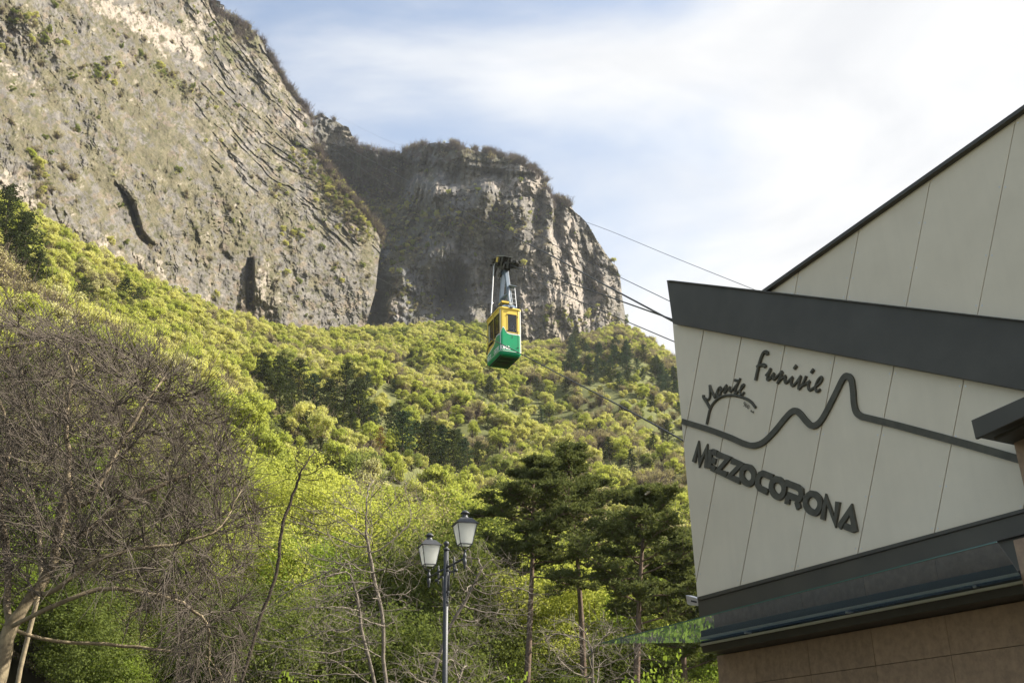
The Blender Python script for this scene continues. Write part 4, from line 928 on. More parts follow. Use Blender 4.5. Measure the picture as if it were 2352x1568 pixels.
# hanger: two inclined legs that meet below the carriage, ladder, cross plate
HT = 3.0       # height of the carriage over the roof
zc0, zc1 = Z1+0.36, Z1+HT
def beam(mb, a, b, w0, w1, d0, d1):
    mb.prism([(a[0]-d0/2, a[1]-w0/2, a[2]), (a[0]+d0/2, a[1]-w0/2, a[2]), (a[0]+d0/2, a[1]+w0/2, a[2]), (a[0]-d0/2, a[1]+w0/2, a[2])],
             [(b[0]-d1/2, b[1]-w1/2, b[2]), (b[0]+d1/2, b[1]-w1/2, b[2]), (b[0]+d1/2, b[1]+w1/2, b[2]), (b[0]-d1/2, b[1]+w1/2, b[2])])
mb = MB(); beam(mb, (0.55, 0.22, zc0-0.1), (0.12, 0.09, zc1), 0.20, 0.22, 0.16, 0.16); mb.build('hanger_leg', M_HNG, cab, bevel=0.012)
mb = MB(); beam(mb, (-0.55, 0.0, zc0-0.1), (-0.12, 0.09, zc1), 0.20, 0.20, 0.16, 0.16); mb.build('hanger_leg', M_HNG, cab, bevel=0.012)
mb = MB(); mb.prism([(0.46, 0.06, zc0+0.82), (0.46, 0.26, zc0+0.82), (-0.46, 0.12, zc0+0.82), (-0.46, -0.08, zc0+0.82)], [(0.40, 0.06, zc0+0.90), (0.40, 0.26, zc0+0.90), (-0.42, 0.12, zc0+0.90), (-0.42, -0.08, zc0+0.90)]); mb.build('cross_plate', M_HNG, cab)
mb = MB(); mb.tube([(0.5, 0.2, zc0+0.35), (-0.1, 0.1, zc0)], 0.03, 5); mb.build('brace', M_YEL, cab)
lad = MB()
def lp(t, k): return (0.72-0.18*t, 0.14+0.34*k-0.03*t, zc0-0.2+1.42*t)
for k in (0, 1): lad.tube([lp(0, k), lp(1, k)], 0.014, 5)
lo_ = lad.build('ladder', M_STEEL, cab)
for i in range(5):
    r_ = MB(); r_.tube([lp(0.08+0.2*i, 0), lp(0.08+0.2*i, 1)], 0.011, 5); r_.build('rung', M_STEEL, lo_)
mb = MB(); mb.box((0.50, 0.30, zc0+1.24), (0.34, 0.42, 0.03)); mb.build('ladder_step', M_HNG, cab)
# carriage with wheels, along the rope (the rope falls towards the station)
tilt = math.radians(-27)
carr = bpy.data.objects.new('carriage', None); C.objects.link(carr); carr.parent = cab; carr.location = (0, 0.09, zc1+0.10); carr.rotation_euler = (0, -tilt, 0); carr.scale = (1.6, 1.6, 1.35)
def cpart(mb, name, m=M_GRS, **k): return mb.build(name, m, carr, **k)
mb = MB(); mb.box((0, 0.08, 0), (2.3, 0.05, 0.18)); mb.box((0, -0.10, -0.02), (1.5, 0.05, 0.24)); mb.box((0.1, -0.01, -0.10), (0.5, 0.24, 0.16)); cpart(mb, 'carriage_frame', bevel=0.01)
mb = MB(); mb.box((-0.15, 0, 0.25), (0.62, 0.30, 0.20)); cpart(mb, 'brake_box', M_YEL if False else M_GRS, bevel=0.012)
mb = MB(); mb.box((-0.1, 0, 0.362), (0.75, 0.36, 0.02)); cpart(mb, 'cover_plate', M_STEEL)
mb = MB(); mb.box((-0.36, -0.17, 0.2), (0.16, 0.03, 0.2)); cpart(mb, 'brake_plate', M_YEL)
def wheel(mb, c, r, w=0.07):
    n = 14; a_ = [(c[0]+r*math.cos(2*math.pi*k/n), c[1]-w/2, c[2]+r*math.sin(2*math.pi*k/n)) for k in range(n)]
    mb.prism(a_, [(x, y+w, z) for x, y, z in a_])
for x in (-1.08, -0.80, -0.52, 0.35, 0.62, 0.90, 1.1):
    mb = MB(); wheel(mb, (x, -0.0, 0.10), 0.135); wheel(mb, (x, 0, 0.10), 0.05, 0.2); cpart(mb, 'carriage_wheel')
for x, z, r in ((-0.55, -0.45, 0.11), (0.1, -0.42, 0.10)):
    mb = MB(); wheel(mb, (x, -0.14, z), r, 0.05); mb.tube([(x, -0.14, z), (x+0.1, -0.1, z+0.38)], 0.03, 5); cpart(mb, 'guide_wheel')
mb = MB()
rq = random.Random(5)
for k in range(26):
    x = rq.uniform(-1.15, 1.15); mb.box((x, rq.choice([-0.14, 0.13]), rq.uniform(-0.12, 0.22)), (rq.uniform(.04, .16), rq.uniform(.05, .12), rq.uniform(.05, .2)))
cpart(mb, 'bolt_block')['kind'] = 'stuff'
# pale emergency mast beside the hanger
mb = MB(); mb.tube([(-0.85, -0.42, Z1+0.02), (-0.93, -0.18, zc1+0.45)], [0.038, 0.030], 8); mb.tube([(-0.93, -0.18, zc1+0.45), (-0.95, -0.12, zc1+0.62)], 0.02, 6); mb.build('mast', M_WHT, cab)
mb = MB(); mb.tube([(-0.88, -0.32, zc0+0.75), (-0.885, -0.315, zc0+0.82)], 0.05, 8); mb.build('mast_collar', M_STEEL, cab)
# two riders behind the end window
def person(name, label, loc, rz, shirt, skin, hair):
    skel = [(0, 0, 0.92), (0, 0, 1.12), (0, 0, 1.34), (0, 0, 1.47), (0, 0.01, 1.60), (0.19, 0, 1.38), (0.25, 0.04, 1.12), (0.14, 0.24, 1.06), (-0.19, 0, 1.38), (-0.25, 0.04, 1.12), (-0.12, 0.22, 1.0), (0.10, 0, 0.86), (0.11, 0.01, 0.48), (0.11, 0, 0.08), (0.11, 0.14, 0.03), (-0.10, 0, 0.86), (-0.11, 0.01, 0.48), (-0.11, 0, 0.08), (-0.11, 0.14, 0.03), (0, 0.02, 1.70)]
    ed = [(0, 1), (1, 2), (2, 3), (3, 4), (4, 19), (2, 5), (5, 6), (6, 7), (2, 8), (8, 9), (9, 10), (0, 11), (11, 12), (12, 13), (13, 14), (0, 15), (15, 16), (16, 17), (17, 18)]
    rad = [0.15, 0.13, 0.15, 0.05, 0.09, 0.06, 0.045, 0.035, 0.06, 0.045, 0.035, 0.085, 0.06, 0.045, 0.04, 0.085, 0.06, 0.045, 0.04, 0.075]
    m = bpy.data.meshes.new('body'); m.from_pydata(skel, ed, []); m.update()
    t_ = bpy.data.objects.new('tmp', m); C.objects.link(t_); sm = t_.modifiers.new('s', 'SKIN'); t_.modifiers.new('u', 'SUBSURF').levels = 1
    for i, r in enumerate(rad): m.skin_vertices[0].data[i].radius = (r, r)
    m.skin_vertices[0].data[0].use_root = True
    bpy.context.view_layer.update(); ev = t_.evaluated_get(bpy.context.evaluated_depsgraph_get()); me = bpy.data.meshes.new_from_object(ev); me.name = 'body'
    bpy.data.objects.remove(t_)
    me.materials.clear(); me.materials.append(shirt); me.materials.append(skin); me.materials.append(hair)
    for p in me.polygons:
        z, y = p.center[2], p.center[1]
        p.material_index = (2 if (z > 1.66 or y < -0.03) else 1) if z > 1.46 else (1 if (y > 0.2 and z > 0.9) else 0)
        p.use_smooth = True
    o = link(name, me); o.location = loc; o.rotation_euler = (0, 0, rz); tag(o, label, 'person'); return o
M_SK = mat('skin', (0.55, 0.33, 0.24), 0.55); M_HR = mat('brown_hair', (0.06, 0.04, 0.025), 0.7)
for (dx, dy, nm, lb, colr, rz) in ((0.55, -0.15, 'person', 'rider in red jacket at the left of the cabin end window', (0.45, 0.02, 0.04), -0.6), (0.55, 0.28, 'person', 'rider in dark blue clothes at the right of the cabin end window', (0.02, 0.03, 0.08), 0.5)):
    p = org+ux*dx+uy*dy; person(nm, lb, (p[0], p[1], org[2]+0.03), cdir-math.pi/2+rz, mat('jacket_'+lb[9:13].strip(), colr, 0.8), M_SK, M_HR)

# ------------------------------------------------------------------ ropes
M_ROPE = mat('steel_rope', (0.05, 0.05, 0.052), 0.5, metal=0.5)
carP = org+np.array([0, 0, 0])
def rope(pts, r, label, dk=0.0, nm='steel_cable'):
    xs_ = [p[0] for p in pts]; P = []
    q = catmull([(a, b) for a, b in pts], 5)
    for x, y in q:
        inv = 1/52.0+(x-1160)*(4.4e-5 if x > 1160 else 3.75e-5)
        inv = max(inv, 1/560.0+0.000004*(x-690)); P.append(atR(np.array(x), np.array(y), 1/(inv+dk)))
    if pts[-1][0] > 1500:      # run on to the saddle inside the station
        d = P[-1]-P[-2]; P.append(P[-1]+d*0.25)
    mb = MB(); mb.tube(P, r, 5); o = mb.build(nm, M_ROPE, None, smooth=True); tag(o, label, 'cable', 'cables of the aerial ropeway'); return o
rope([(735, 245), (820, 290), (900, 327), (942, 340), (1114, 405), (1275, 483), (1400, 530), (1550, 592), (1740, 668)], 0.0075, 'thin topmost cable crossing the sky to the roof band')
rope([(690, 290), (821, 329), (905, 376), (1048, 446), (1128, 486), (1260, 556), (1421, 635), (1531, 688), (1600, 722)], 0.012, 'second cable from the top crossing the domed mountain')
rope([(640, 262), (689, 278), (799, 340), (890, 389), (945, 420), (1019, 459), (1084, 495), (1147, 527), (1275, 592), (1370, 644), (1535, 732), (1600, 768)], 0.030, 'thickest track cable passing above the cabin')
rope([(690, 300), (799, 365), (909, 442), (967, 479), (1019, 516), (1084, 556), (1139, 589), (1160, 600), (1183, 613), (1275, 640), (1385, 677), (1535, 730), (1600, 752)], 0.024, 'track cable that carries the cabin carriage')
rope([(690, 360), (770, 413), (872, 464), (945, 505), (1019, 545), (1084, 574), (1136, 600), (1183, 620), (1275, 666), (1348, 699), (1550, 785), (1600, 806)], 0.016, 'haul cable passing just below the carriage')
rope([(560, 455), (689, 534), (762, 582), (872, 640), (945, 681), (1055, 741), (1114, 772), (1180, 804), (1300, 867), (1430, 935), (1567, 1010), (1610, 1034)], 0.024, 'lowest cable crossing in front of the cabin floor', dk=0.0025)
# ------------------------------------------------------------------ tree makers
def tubes(polys, k=3):
    """many thin branches at once; polys = [(pts (n,3), radii (n))], grouped by length for speed"""
    groups = {}
    for p, r in polys: groups.setdefault(len(p), []).append((p, r))
    V, Fc, base_ = [], [], 0
    for n, lst in groups.items():
        P = np.array([q[0] for q in lst], np.float64); R = np.array([q[1] for q in lst], np.float64)
        T = np.empty_like(P); T[:, 1:-1] = P[:, 2:]-P[:, :-2]; T[:, 0] = P[:, 1]-P[:, 0]; T[:, -1] = P[:, -1]-P[:, -2]
        T /= np.linalg.norm(T, axis=-1)[..., None]+1e-9
        ref = np.where(np.abs(T[:, :1, 2:3]) > 0.8, np.array([1.0, 0.1, 0]), np.array([0.05, 0.1, 1.0]))
        A = np.cross(T, ref); A /= np.linalg.norm(A, axis=-1)[..., None]+1e-9; B = np.cross(T, A)
        ang = 2*np.pi*np.arange(k)/k
        W = P[:, :, None]+R[:, :, None, None]*(A[:, :, None]*np.cos(ang)[:, None]+B[:, :, None]*np.sin(ang)[:, None])
        m = len(lst); V.append(W.reshape(-1, 3))
        I = base_+np.arange(m*n*k).reshape(m, n, k); J = np.roll(I, -1, 2)
        Fc.append(np.stack([I[:, :-1], J[:, :-1], J[:, 1:], I[:, 1:]], -1).reshape(-1, 4)); base_ += m*n*k
    return np.concatenate(V), np.concatenate(Fc)
def quads(Cn, size, rng, aspect=0.6, flat=0.0, out_=None, tilt=0.55):
    """leaf blades: one small four-sided blade at every centre"""
    n = len(Cn); a = rng.normal(size=(n, 3)); a[:, 2] *= (1-flat)
    if out_ is not None:       # blades spread roughly square to the outward direction, as sun leaves do
        nn = out_/(np.linalg.norm(out_, axis=1)[:, None]+1e-9)+rng.normal(scale=tilt, size=(n, 3)); nn /= np.linalg.norm(nn, axis=1)[:, None]
        a /= np.linalg.norm(a, axis=1)[:, None]; a -= nn*(a*nn).sum(1)[:, None]; a /= np.linalg.norm(a, axis=1)[:, None]; b = np.cross(nn, a)
        s = (size*rng.uniform(0.6, 1.3, n))[:, None]; A = a*s*0.5; B = b*s*0.5*aspect
        return np.stack([Cn-A, Cn+B-A*0.1, Cn+A, Cn-B-A*0.1], 1).reshape(-1, 3), np.arange(4*n).reshape(n, 4)
    a /= np.linalg.norm(a, axis=1)[:, None]
    b = rng.normal(size=(n, 3)); b -= a*(a*b).sum(1)[:, None]; b /= np.linalg.norm(b, axis=1)[:, None]
    s = (size*rng.uniform(0.6, 1.3, n))[:, None]; A = a*s*0.5; B = b*s*0.5*aspect
    V = np.stack([Cn-A, Cn+B*1.0-A*0.1, Cn+A, Cn-B-A*0.1], 1).reshape(-1, 3)
    return V, np.arange(4*n).reshape(n, 4)
def space_col(att, roots, D=0.3, dk=0.5, di=3.0, iters=120, rng=None, trop=(0, 0, 0)):
    nodes = [np.array(r[0], float) for r in roots]; par = [r[1] for r in roots]
    N_ = np.array(nodes); att = att.copy()
    d = np.full(len(att), 1e9); near = np.zeros(len(att), int)
    def upd(start):
        nonlocal d, near
        for s in range(start, len(N_), 400):
            blk = N_[s:s+400]; dd = ((att[:, None]-blk[None])**2).sum(-1); j = dd.argmin(1); v = dd[np.arange(len(att)), j]
            m = v < d; d = np.where(m, v, d); near = np.where(m, j+s, near)
    upd(0); trop = np.array(trop, float)
    for it in range(iters):
        if not len(att): break
        m = d < di*di
        if not m.any(): di *= 1.5; continue
        idx = near[m]; v = att[m]-N_[idx]; v /= np.linalg.norm(v, axis=1)[:, None]+1e-9
        acc = np.zeros((len(N_), 3)); np.add.at(acc, idx, v); u = np.unique(idx)
        g = acc[u]; g /= np.linalg.norm(g, axis=1)[:, None]+1e-9
        g += trop+rng.normal(scale=0.13, size=g.shape); g /= np.linalg.norm(g, axis=1)[:, None]
        new = N_[u]+g*D; st_ = len(N_); N_ = np.concatenate([N_, new]); par += list(u)
        upd(st_); keep = d > dk*dk
        att, d, near = att[keep], d[keep], near[keep]
    return N_, np.array(par)
def skeleton(N_, par, tip=0.006, expo=2.4, rmax=None):
    n = len(N_); ch = [[] for _ in range(n)]
    for i, p in enumerate(par):
        if p >= 0: ch[p].append(i)
    r = np.zeros(n)
    for i in range(n-1, -1, -1):
        r[i] = tip if not ch[i] else sum(r[c]**expo for c in ch[i])**(1/expo)
    if rmax: r = np.minimum(r, rmax)
    chains = []; stack = [(i, -1) for i, p in enumerate(par) if p < 0]
    while stack:
        i, p = stack.pop(); ids = [p] if p >= 0 else []
        while True:
            ids.append(i)
            if not ch[i]: break
            c = sorted(ch[i], key=lambda q: -r[q]); stack += [(q, i) for q in c[1:]]; i = c[0]
        pts = N_[ids]; rr = r[ids].copy()
        if p >= 0: rr[0] = rr[1]
        if len(pts) > 3: pts = pts.copy(); pts[1:-1] = (pts[:-2]+2*pts[1:-1]+pts[2:])/4
        chains.append((pts, rr))
    return chains, r, ch
def crownpts(n, rx, rz, zc, rng, shell=0.5, lump=0):
    p = rng.normal(size=(n, 3)); p /= np.linalg.norm(p, axis=1)[:, None]
    rad = rng.uniform(shell, 1, n)**0.6
    f_ = 1+0.28*pnoise(p*1.7+lump)
    p = p*(rad*f_)[:, None]*np.array([rx, rx, rz]); p[:, 2] += zc
    return p
def twigs(chains, rng, per, length, r0, droop0, minr=0.0, maxr=0.05, seg=3, spread=0.9, step=1):
    out = []
    for pts, rr in chains:
        n = len(pts)
        if n < 2: continue
        for i in range(1, n, step):
            if rr[i] > maxr: continue
            t = pts[i]-pts[i-1]; t = t/(np.linalg.norm(t)+1e-9)
            for q in range(per if rng.random() < 0.85 else 0):
                droop = droop0 if np.isscalar(droop0) else (droop0[1] if pts[i][2] > droop0[2] and pts[i][0] < 4.6 else droop0[0])
                d = t+rng.normal(scale=spread, size=3)*0.6; d /= np.linalg.norm(d); L_ = length*rng.uniform(0.45, 1.25); p = pts[i].copy(); P = [p.copy()]
                for s in range(seg):
                    d = d+np.array([0, 0, droop])*0.36+rng.normal(scale=0.15, size=3); d /= np.linalg.norm(d); p = p+d*L_/seg; P.append(p.copy())
                out.append((np.array(P), np.linspace(r0, r0*0.35, seg+1)))
    return out
def bark(name, c1, c2, sc=6):
    return mat(name, c1, 0.9, col2=c2, scale=sc, bump=0.5, bscale=40, spec=0.15)
M_BARK = bark('grey_brown_bark', (0.33, 0.27, 0.17), (0.17, 0.135, 0.09)); M_BARKD = bark('dark_bark', (0.075, 0.058, 0.042), (0.04, 0.032, 0.025))
M_BARKP = bark('pale_twig_bark', (0.24, 0.205, 0.165), (0.13, 0.112, 0.09)); M_PINEB = bark('pine_bark', (0.20, 0.14, 0.10), (0.10, 0.075, 0.06))
M_TWIG = bark('bare_twig', (0.155, 0.13, 0.104), (0.088, 0.073, 0.058)); M_PURP = bark('purple_brown_twig', (0.13, 0.10, 0.085), (0.085, 0.065, 0.058))
L_YEL = leafmat('young_yellow_green_leaf', (0.60, 0.58, 0.22), (0.46, 0.48, 0.16), 0.45)
L_LIM = leafmat('lime_leaf', (0.48, 0.50, 0.13), (0.34, 0.39, 0.09), 0.48)
L_MID = leafmat('mid_green_leaf', (0.28, 0.31, 0.09), (0.18, 0.22, 0.065), 0.42)
L_OLV = leafmat('olive_budding_leaf', (0.42, 0.37, 0.20), (0.30, 0.27, 0.15), 0.3)
L_CRM = leafmat('pale_cream_leaf', (0.58, 0.55, 0.30), (0.46, 0.45, 0.22), 0.35)
L_PIN = leafmat('dark_pine_needle', (0.065, 0.08, 0.03), (0.04, 0.052, 0.02), 0.2)
L_PIN2 = leafmat('blue_green_needle', (0.06, 0.09, 0.05), (0.04, 0.065, 0.035), 0.2)
L_PINN = leafmat('near_pine_needle', (0.17, 0.19, 0.07), (0.08, 0.10, 0.04), 0.3)
L_RED = leafmat('dead_red_needle', (0.20, 0.09, 0.04), (0.14, 0.06, 0.03), 0.2)
L_NR = leafmat('shaded_wood_leaf', (0.18, 0.21, 0.055), (0.09, 0.12, 0.035), 0.4)
L_BRT = leafmat('bright_fresh_leaf', (0.27, 0.35, 0.06), (0.18, 0.25, 0.045), 0.45)
def two_mat(name, parts):
    """one mesh out of several (verts, faces, material)"""
    V, Fc, mi, b = [], [], [], 0; ms = []
    for i, (v, f, m) in enumerate(parts):
        V.append(v); Fc.append(f+b); mi.append(np.full(len(f), i)); b += len(v); ms.append(m)
    me = mesh_from(name, np.concatenate(V), np.concatenate(Fc)); [me.materials.append(m) for m in ms]
    me.polygons.foreach_set('material_index', np.concatenate(mi).astype(np.int32)); me.update(); return me

# far broadleaf crowns (several shapes, several foliage colours)
def far_crown(seed, leafm, barkm, nq=1500, ntw=60, size=0.42, dense=1.0):
    rg = np.random.default_rng(seed); H = 7.5; rx = 3.3
    lumps = crownpts(16, rx*0.75, 2.3, 5.0, rg, 0.35, seed); lr = rg.uniform(0.7, 1.35, 16)
    k = rg.integers(0, 16, nq); d = rg.normal(size=(nq, 3)); d /= np.linalg.norm(d, axis=1)[:, None]; d[:, 2] = np.abs(d[:, 2])*0.9-0.25*rg.random(nq)
    c = lumps[k]+d*(lr[k]*rg.uniform(0.55, 1.08, nq))[:, None]
    v1, f1 = quads(c, size, rg, 0.75, out_=d+np.array([0, 0, 0.35]))
    polys = [(np.array([[0, 0, -1], [0.1, 0, 1.2], [0, 0.1, 2.6], [0.1, 0, 4.0]]), np.array([0.16, 0.13, 0.1, 0.06]))]
    for i in range(ntw):
        t = lumps[i % 16]+rg.normal(scale=0.7, size=3); a = np.array([0, 0, rg.uniform(1.5, 3.2)]); m_ = (a+t)/2+rg.normal(scale=0.25, size=3)
        polys.append((np.array([a, m_, t, t+(t-m_)*0.45+np.array([0, 0, 0.35])]), np.array([0.06, 0.045, 0.03, 0.012])))
    v2, f2 = tubes(polys)
    return two_mat('crown', [(v1, f1, leafm), (v2, f2, barkm)])
FAR = {}
for kind, lm, bm, nq, ntw, sz in (('yellow', L_YEL, M_BARK, 2600, 40, .33), ('lime', L_LIM, M_BARKD, 2600, 36, .33), ('green', L_MID, M_BARKD, 2600, 30, .33), ('olive', L_OLV, M_PURP, 1300, 120, .28), ('cream', L_CRM, M_PURP, 1900, 70, .30)):
    FAR[kind] = [far_crown(100*s+7, lm, bm, nq, ntw, sz) for s in range(3)]
def far_conifer(seed, leafm, n=2600, H=12.0, R=2.7):
    rg = np.random.default_rng(seed); V = []; nb = 46; per = n//nb; cs = []; polys = [(np.array([[0, 0, -1.0], [0.05, 0, H*.5], [0, 0, H]]), np.array([0.2, 0.13, 0.03]))]
    for i in range(nb):
        t = (i+0.5)/nb; z = H*(0.12+0.86*t); rad = R*(1-t**1.6)**0.8*rg.uniform(0.55, 1.2)+0.4; a = i*2.4+rg.normal()*0.3
        L_ = rg.random(per)**0.6; c = np.stack([np.cos(a)*rad*L_, np.sin(a)*rad*L_, z+0.25*rad*L_-0.15+0*L_], 1)+rg.normal(scale=(0.30, 0.30, 0.16), size=(per, 3)); cs.append(c)
        polys.append((np.array([[0, 0, z-0.2], [np.cos(a)*rad*.5, np.sin(a)*rad*.5, z], [np.cos(a)*rad, np.sin(a)*rad, z+0.25*rad]]), np.array([0.05, 0.035, 0.012])))
    v1, f1 = quads(np.concatenate(cs), 0.42, rg, 0.5); v2, f2 = tubes(polys)
    return two_mat('crown', [(v1, f1, leafm), (v2, f2, M_BARKD)])
CON = {'dark': [far_conifer(11, L_PIN, R=3.4), far_conifer(12, L_PIN, R=2.8), far_conifer(13, L_PIN, R=3.9)], 'blue': [far_conifer(21, L_PIN2, R=2.6), far_conifer(22, L_PIN2, R=3.1)], 'red': [far_conifer(31, L_RED, 900, R=2.2)]}
def brush(seed, m, n=34, H=3.6, leaf=None):
    rg = np.random.default_rng(seed); polys = []
    for i in range(n):
        a = rg.uniform(0, 6.283); s = rg.uniform(0.15, 0.75); L_ = H*rg.uniform(0.5, 1.05); d = np.array([math.cos(a)*s, math.sin(a)*s, 1.0]); d /= np.linalg.norm(d)
        p = np.array([rg.normal()*0.5, rg.normal()*0.5, -0.6]); P = [p]
        for q in range(4): d = d+rg.normal(scale=0.16, size=3); d /= np.linalg.norm(d); p = p+d*L_/4; P.append(p)
        polys.append((np.array(P), np.linspace(0.055, 0.022, 5)))
        for b in range(4):
            q0 = P[rg.integers(1, 5)]; e = d+rg.normal(scale=0.55, size=3); e /= np.linalg.norm(e); q1 = q0+e*L_*0.16; q2 = q1+(e+rg.normal(scale=0.3, size=3))*L_*0.14
            polys.append((np.array([q0, q1, q2]), np.array([0.026, 0.02, 0.012])))
    v, f = tubes(polys); parts = [(v, f, m)]
    if leaf:
        c = np.concatenate([p[0][-1:]+rg.normal(scale=0.35, size=(9, 3)) for p in polys if len(p[0]) == 5]); vq, fq = quads(c, 0.36, rg); parts.append((vq, fq, leaf))
    return two_mat('brush', parts)
BR = [brush(1, M_PURP), brush(2, M_PURP), brush(3, M_TWIG)]; BRL = [brush(4, M_PURP, 22, 3.0, L_OLV), brush(5, M_BARKD, 22, 2.8, L_MID), brush(6, M_PURP, 20, 2.8, L_YEL)]

# ------------------------------------------------------------------ instancing helper for masses (geometry nodes)
def mass(name, meshes, P, S_, label, weights=None, seed=1):
    """uncountable cover: one object that places small plants on points"""
    rg = np.random.default_rng(seed)
    src = bpy.data.collections.new(name+'_source')
    for i, m in enumerate(meshes):
        src.objects.link(bpy.data.objects.new('%s_%02d' % (name, i), m))
    n = len(P); me = bpy.data.meshes.new(name); me.vertices.add(n); me.vertices.foreach_set('co', np.asarray(P, np.float32).ravel())
    k = rg.choice(len(meshes), n, p=weights) if weights is not None else rg.integers(0, len(meshes), n)
    for an, ty, da in (('pick', 'INT', k.astype(np.int32)), ('rz', 'FLOAT', rg.uniform(0, 6.283, n).astype(np.float32)), ('sc', 'FLOAT', np.asarray(S_, np.float32))):
        at = me.attributes.new(an, ty, 'POINT'); at.data.foreach_set('value', da)
    o = link(name, me); ng = bpy.data.node_groups.new(name, 'GeometryNodeTree'); ng.interface.new_socket('Geometry', in_out='INPUT', socket_type='NodeSocketGeometry'); ng.interface.new_socket('Geometry', in_out='OUTPUT', socket_type='NodeSocketGeometry')
    gi, go = ng.nodes.new('NodeGroupInput'), ng.nodes.new('NodeGroupOutput'); ip = ng.nodes.new('GeometryNodeInstanceOnPoints'); ci = ng.nodes.new('GeometryNodeCollectionInfo')
    ci.inputs['Collection'].default_value = src; ci.inputs['Separate Children'].default_value = True; ip.inputs['Pick Instance'].default_value = True
    def na(nm, ty): a = ng.nodes.new('GeometryNodeInputNamedAttribute'); a.data_type = ty; a.inputs['Name'].default_value = nm; return a
    cb = ng.nodes.new('ShaderNodeCombineXYZ'); a = na('rz', 'FLOAT'); ng.links.new(a.outputs[0], cb.inputs[2])
    ng.links.new(gi.outputs[0], ip.inputs['Points']); ng.links.new(ci.outputs[0], ip.inputs['Instance']); ng.links.new(cb.outputs[0], ip.inputs['Rotation'])
    b = na('sc', 'FLOAT'); ng.links.new(b.outputs[0], ip.inputs['Scale']); c = na('pick', 'INT'); ng.links.new(c.outputs[0], ip.inputs['Instance Index'])
    ng.links.new(ip.outputs[0], go.inputs[0]); md = o.modifiers.new('scatter', 'NODES'); md.node_group = ng
    return tag(o, label, kind='stuff')

# ------------------------------------------------------------------ wood on the slope
rg = np.random.default_rng(42); pts = []
sp = 4.1; r = 96.0
while r < 600:
    na_ = int(1.05*r/sp)
    a = np.radians(-36)+(np.arange(na_)+rg.uniform(-.42, .42, na_))*sp/r; rr_ = r+rg.uniform(-.45, .45, na_)*sp
    pts.append(np.stack([a, rr_], 1)); r += sp*0.95
pts = np.concatenate(pts); pts = pts[pts[:, 0] < math.radians(17)]
Rb_ = np.interp(pts[:, 0], _baz, _bR); pts = pts[pts[:, 1] < Rb_*1.03]
FP = np.stack([pts[:, 1]*np.sin(pts[:, 0]), pts[:, 1]*np.cos(pts[:, 0])], 1); fz = terrain_z(FP[:, 0], FP[:, 1]); FP = np.c_[FP, fz]
# visible or nearly so: keep those whose crown tops clear what stands in front
px_, py_ = project(FP+np.array([0, 0, 7.0])); fr = pts[:, 1]
az_bins = ((pts[:, 0]+1)*180).astype(int); keep = np.zeros(len(FP), bool); tb_ = (FP[:, 2]+7-1.6)/fr
hb = {}
for i in np.argsort(fr):
    b = az_bins[i]; h0 = hb.get(b, -9)
    if tb_[i] > h0-0.028: keep[i] = True
    hb[b] = max(h0, (FP[i, 2]+4.0-1.6)/fr[i])
FP, px_, py_, fr = FP[keep], px_[keep], py_[keep], fr[keep]
q = FP.copy(); q[:, 2] = 0
mixn = fbm(q/38, 3); mix2 = fbm(q/17+40, 2)+rg.normal(scale=0.28, size=len(FP))
kind = np.full(len(FP), 'yellow', object)
kind[(mix2 > 0.10)] = 'lime'; kind[(mixn+0.5*mix2 < -0.55)] = 'olive'; kind[(mix2 < -0.62)] = 'cream'; kind[(mixn > 0.55)] = 'green'
rgt = sstep(px_, 1180, 1420)*sstep(py_, 700, 760)
kind[(rgt > 0.4) & (rg.random(len(FP)) < 0.45)] = 'olive'
kind[(fr < 150) & (kind == 'yellow')] = 'lime'
# dark pines picked off the photograph: (x, y of the foot, height in px, sort)
cons = [(600, 892, 70, 'dark'), (630, 915, 84, 'dark'), (655, 890, 56, 'dark'), (684, 912, 72, 'dark'), (640, 962, 78, 'dark'), (668, 950, 60, 'dark'), (718, 950, 74, 'blue'), (748, 972, 84, 'dark'), (786, 968, 112, 'dark'), (822, 985, 96, 'dark'), (768, 1012, 70, 'dark'), (806, 1018, 60, 'dark'), (612, 992, 54, 'dark'), (650, 1020, 52, 'dark'), (858, 1002, 58, 'blue'), (898, 1040, 88, 'dark'), (925, 1062, 96, 'blue'), (955, 1068, 84, 'dark'), (985, 1080, 92, 'dark'), (1012, 1085, 90, 'blue'), (1040, 1092, 88, 'dark'), (1068, 1096, 74, 'blue'), (1098, 1092, 64, 'dark'), (975, 1040, 60, 'dark'), (870, 1052, 62, 'red'), (1050, 1050, 52, 'blue'), (1120, 1070, 48, 'dark'), (735, 1056, 44, 'dark'), (700, 1012, 56, 'dark'), (8, 575, 120, 'dark'), (45, 655, 132, 'dark'), (22, 640, 100, 'dark'), (76, 680, 80, 'dark'), (182, 702, 52, 'dark'), (208, 712, 40, 'dark'), (280, 706, 56, 'dark'), (312, 712, 42, 'dark'), (800, 872, 38, 'dark'), (842, 905, 42, 'blue'), (610, 820, 26, 'dark'), (905, 905, 36, 'blue'), (945, 830, 26, 'dark'), (1128, 915, 44, 'dark'), (1245, 985, 50, 'blue'), (1232, 902, 40, 'dark'), (1300, 905, 40, 'dark'), (1020, 925, 34, 'blue'), (1185, 945, 36, 'dark'), (1400, 1060, 60, 'dark'), (1450, 1090, 60, 'blue'), (1500, 1050, 56, 'dark'), (1535, 1020, 60, 'dark'), (1380, 1010, 44, 'blue'), (1120, 990, 34, 'dark'), (560, 962, 46, 'dark')]
rq = random.Random(8)
for k in range(70):
    t = rq.random(); x = 1290+t*290; y = 795+t*95+rq.uniform(-35, 75); cons.append((x, y, rq.uniform(30, 50), rq.choice(['dark', 'blue', 'blue'])))
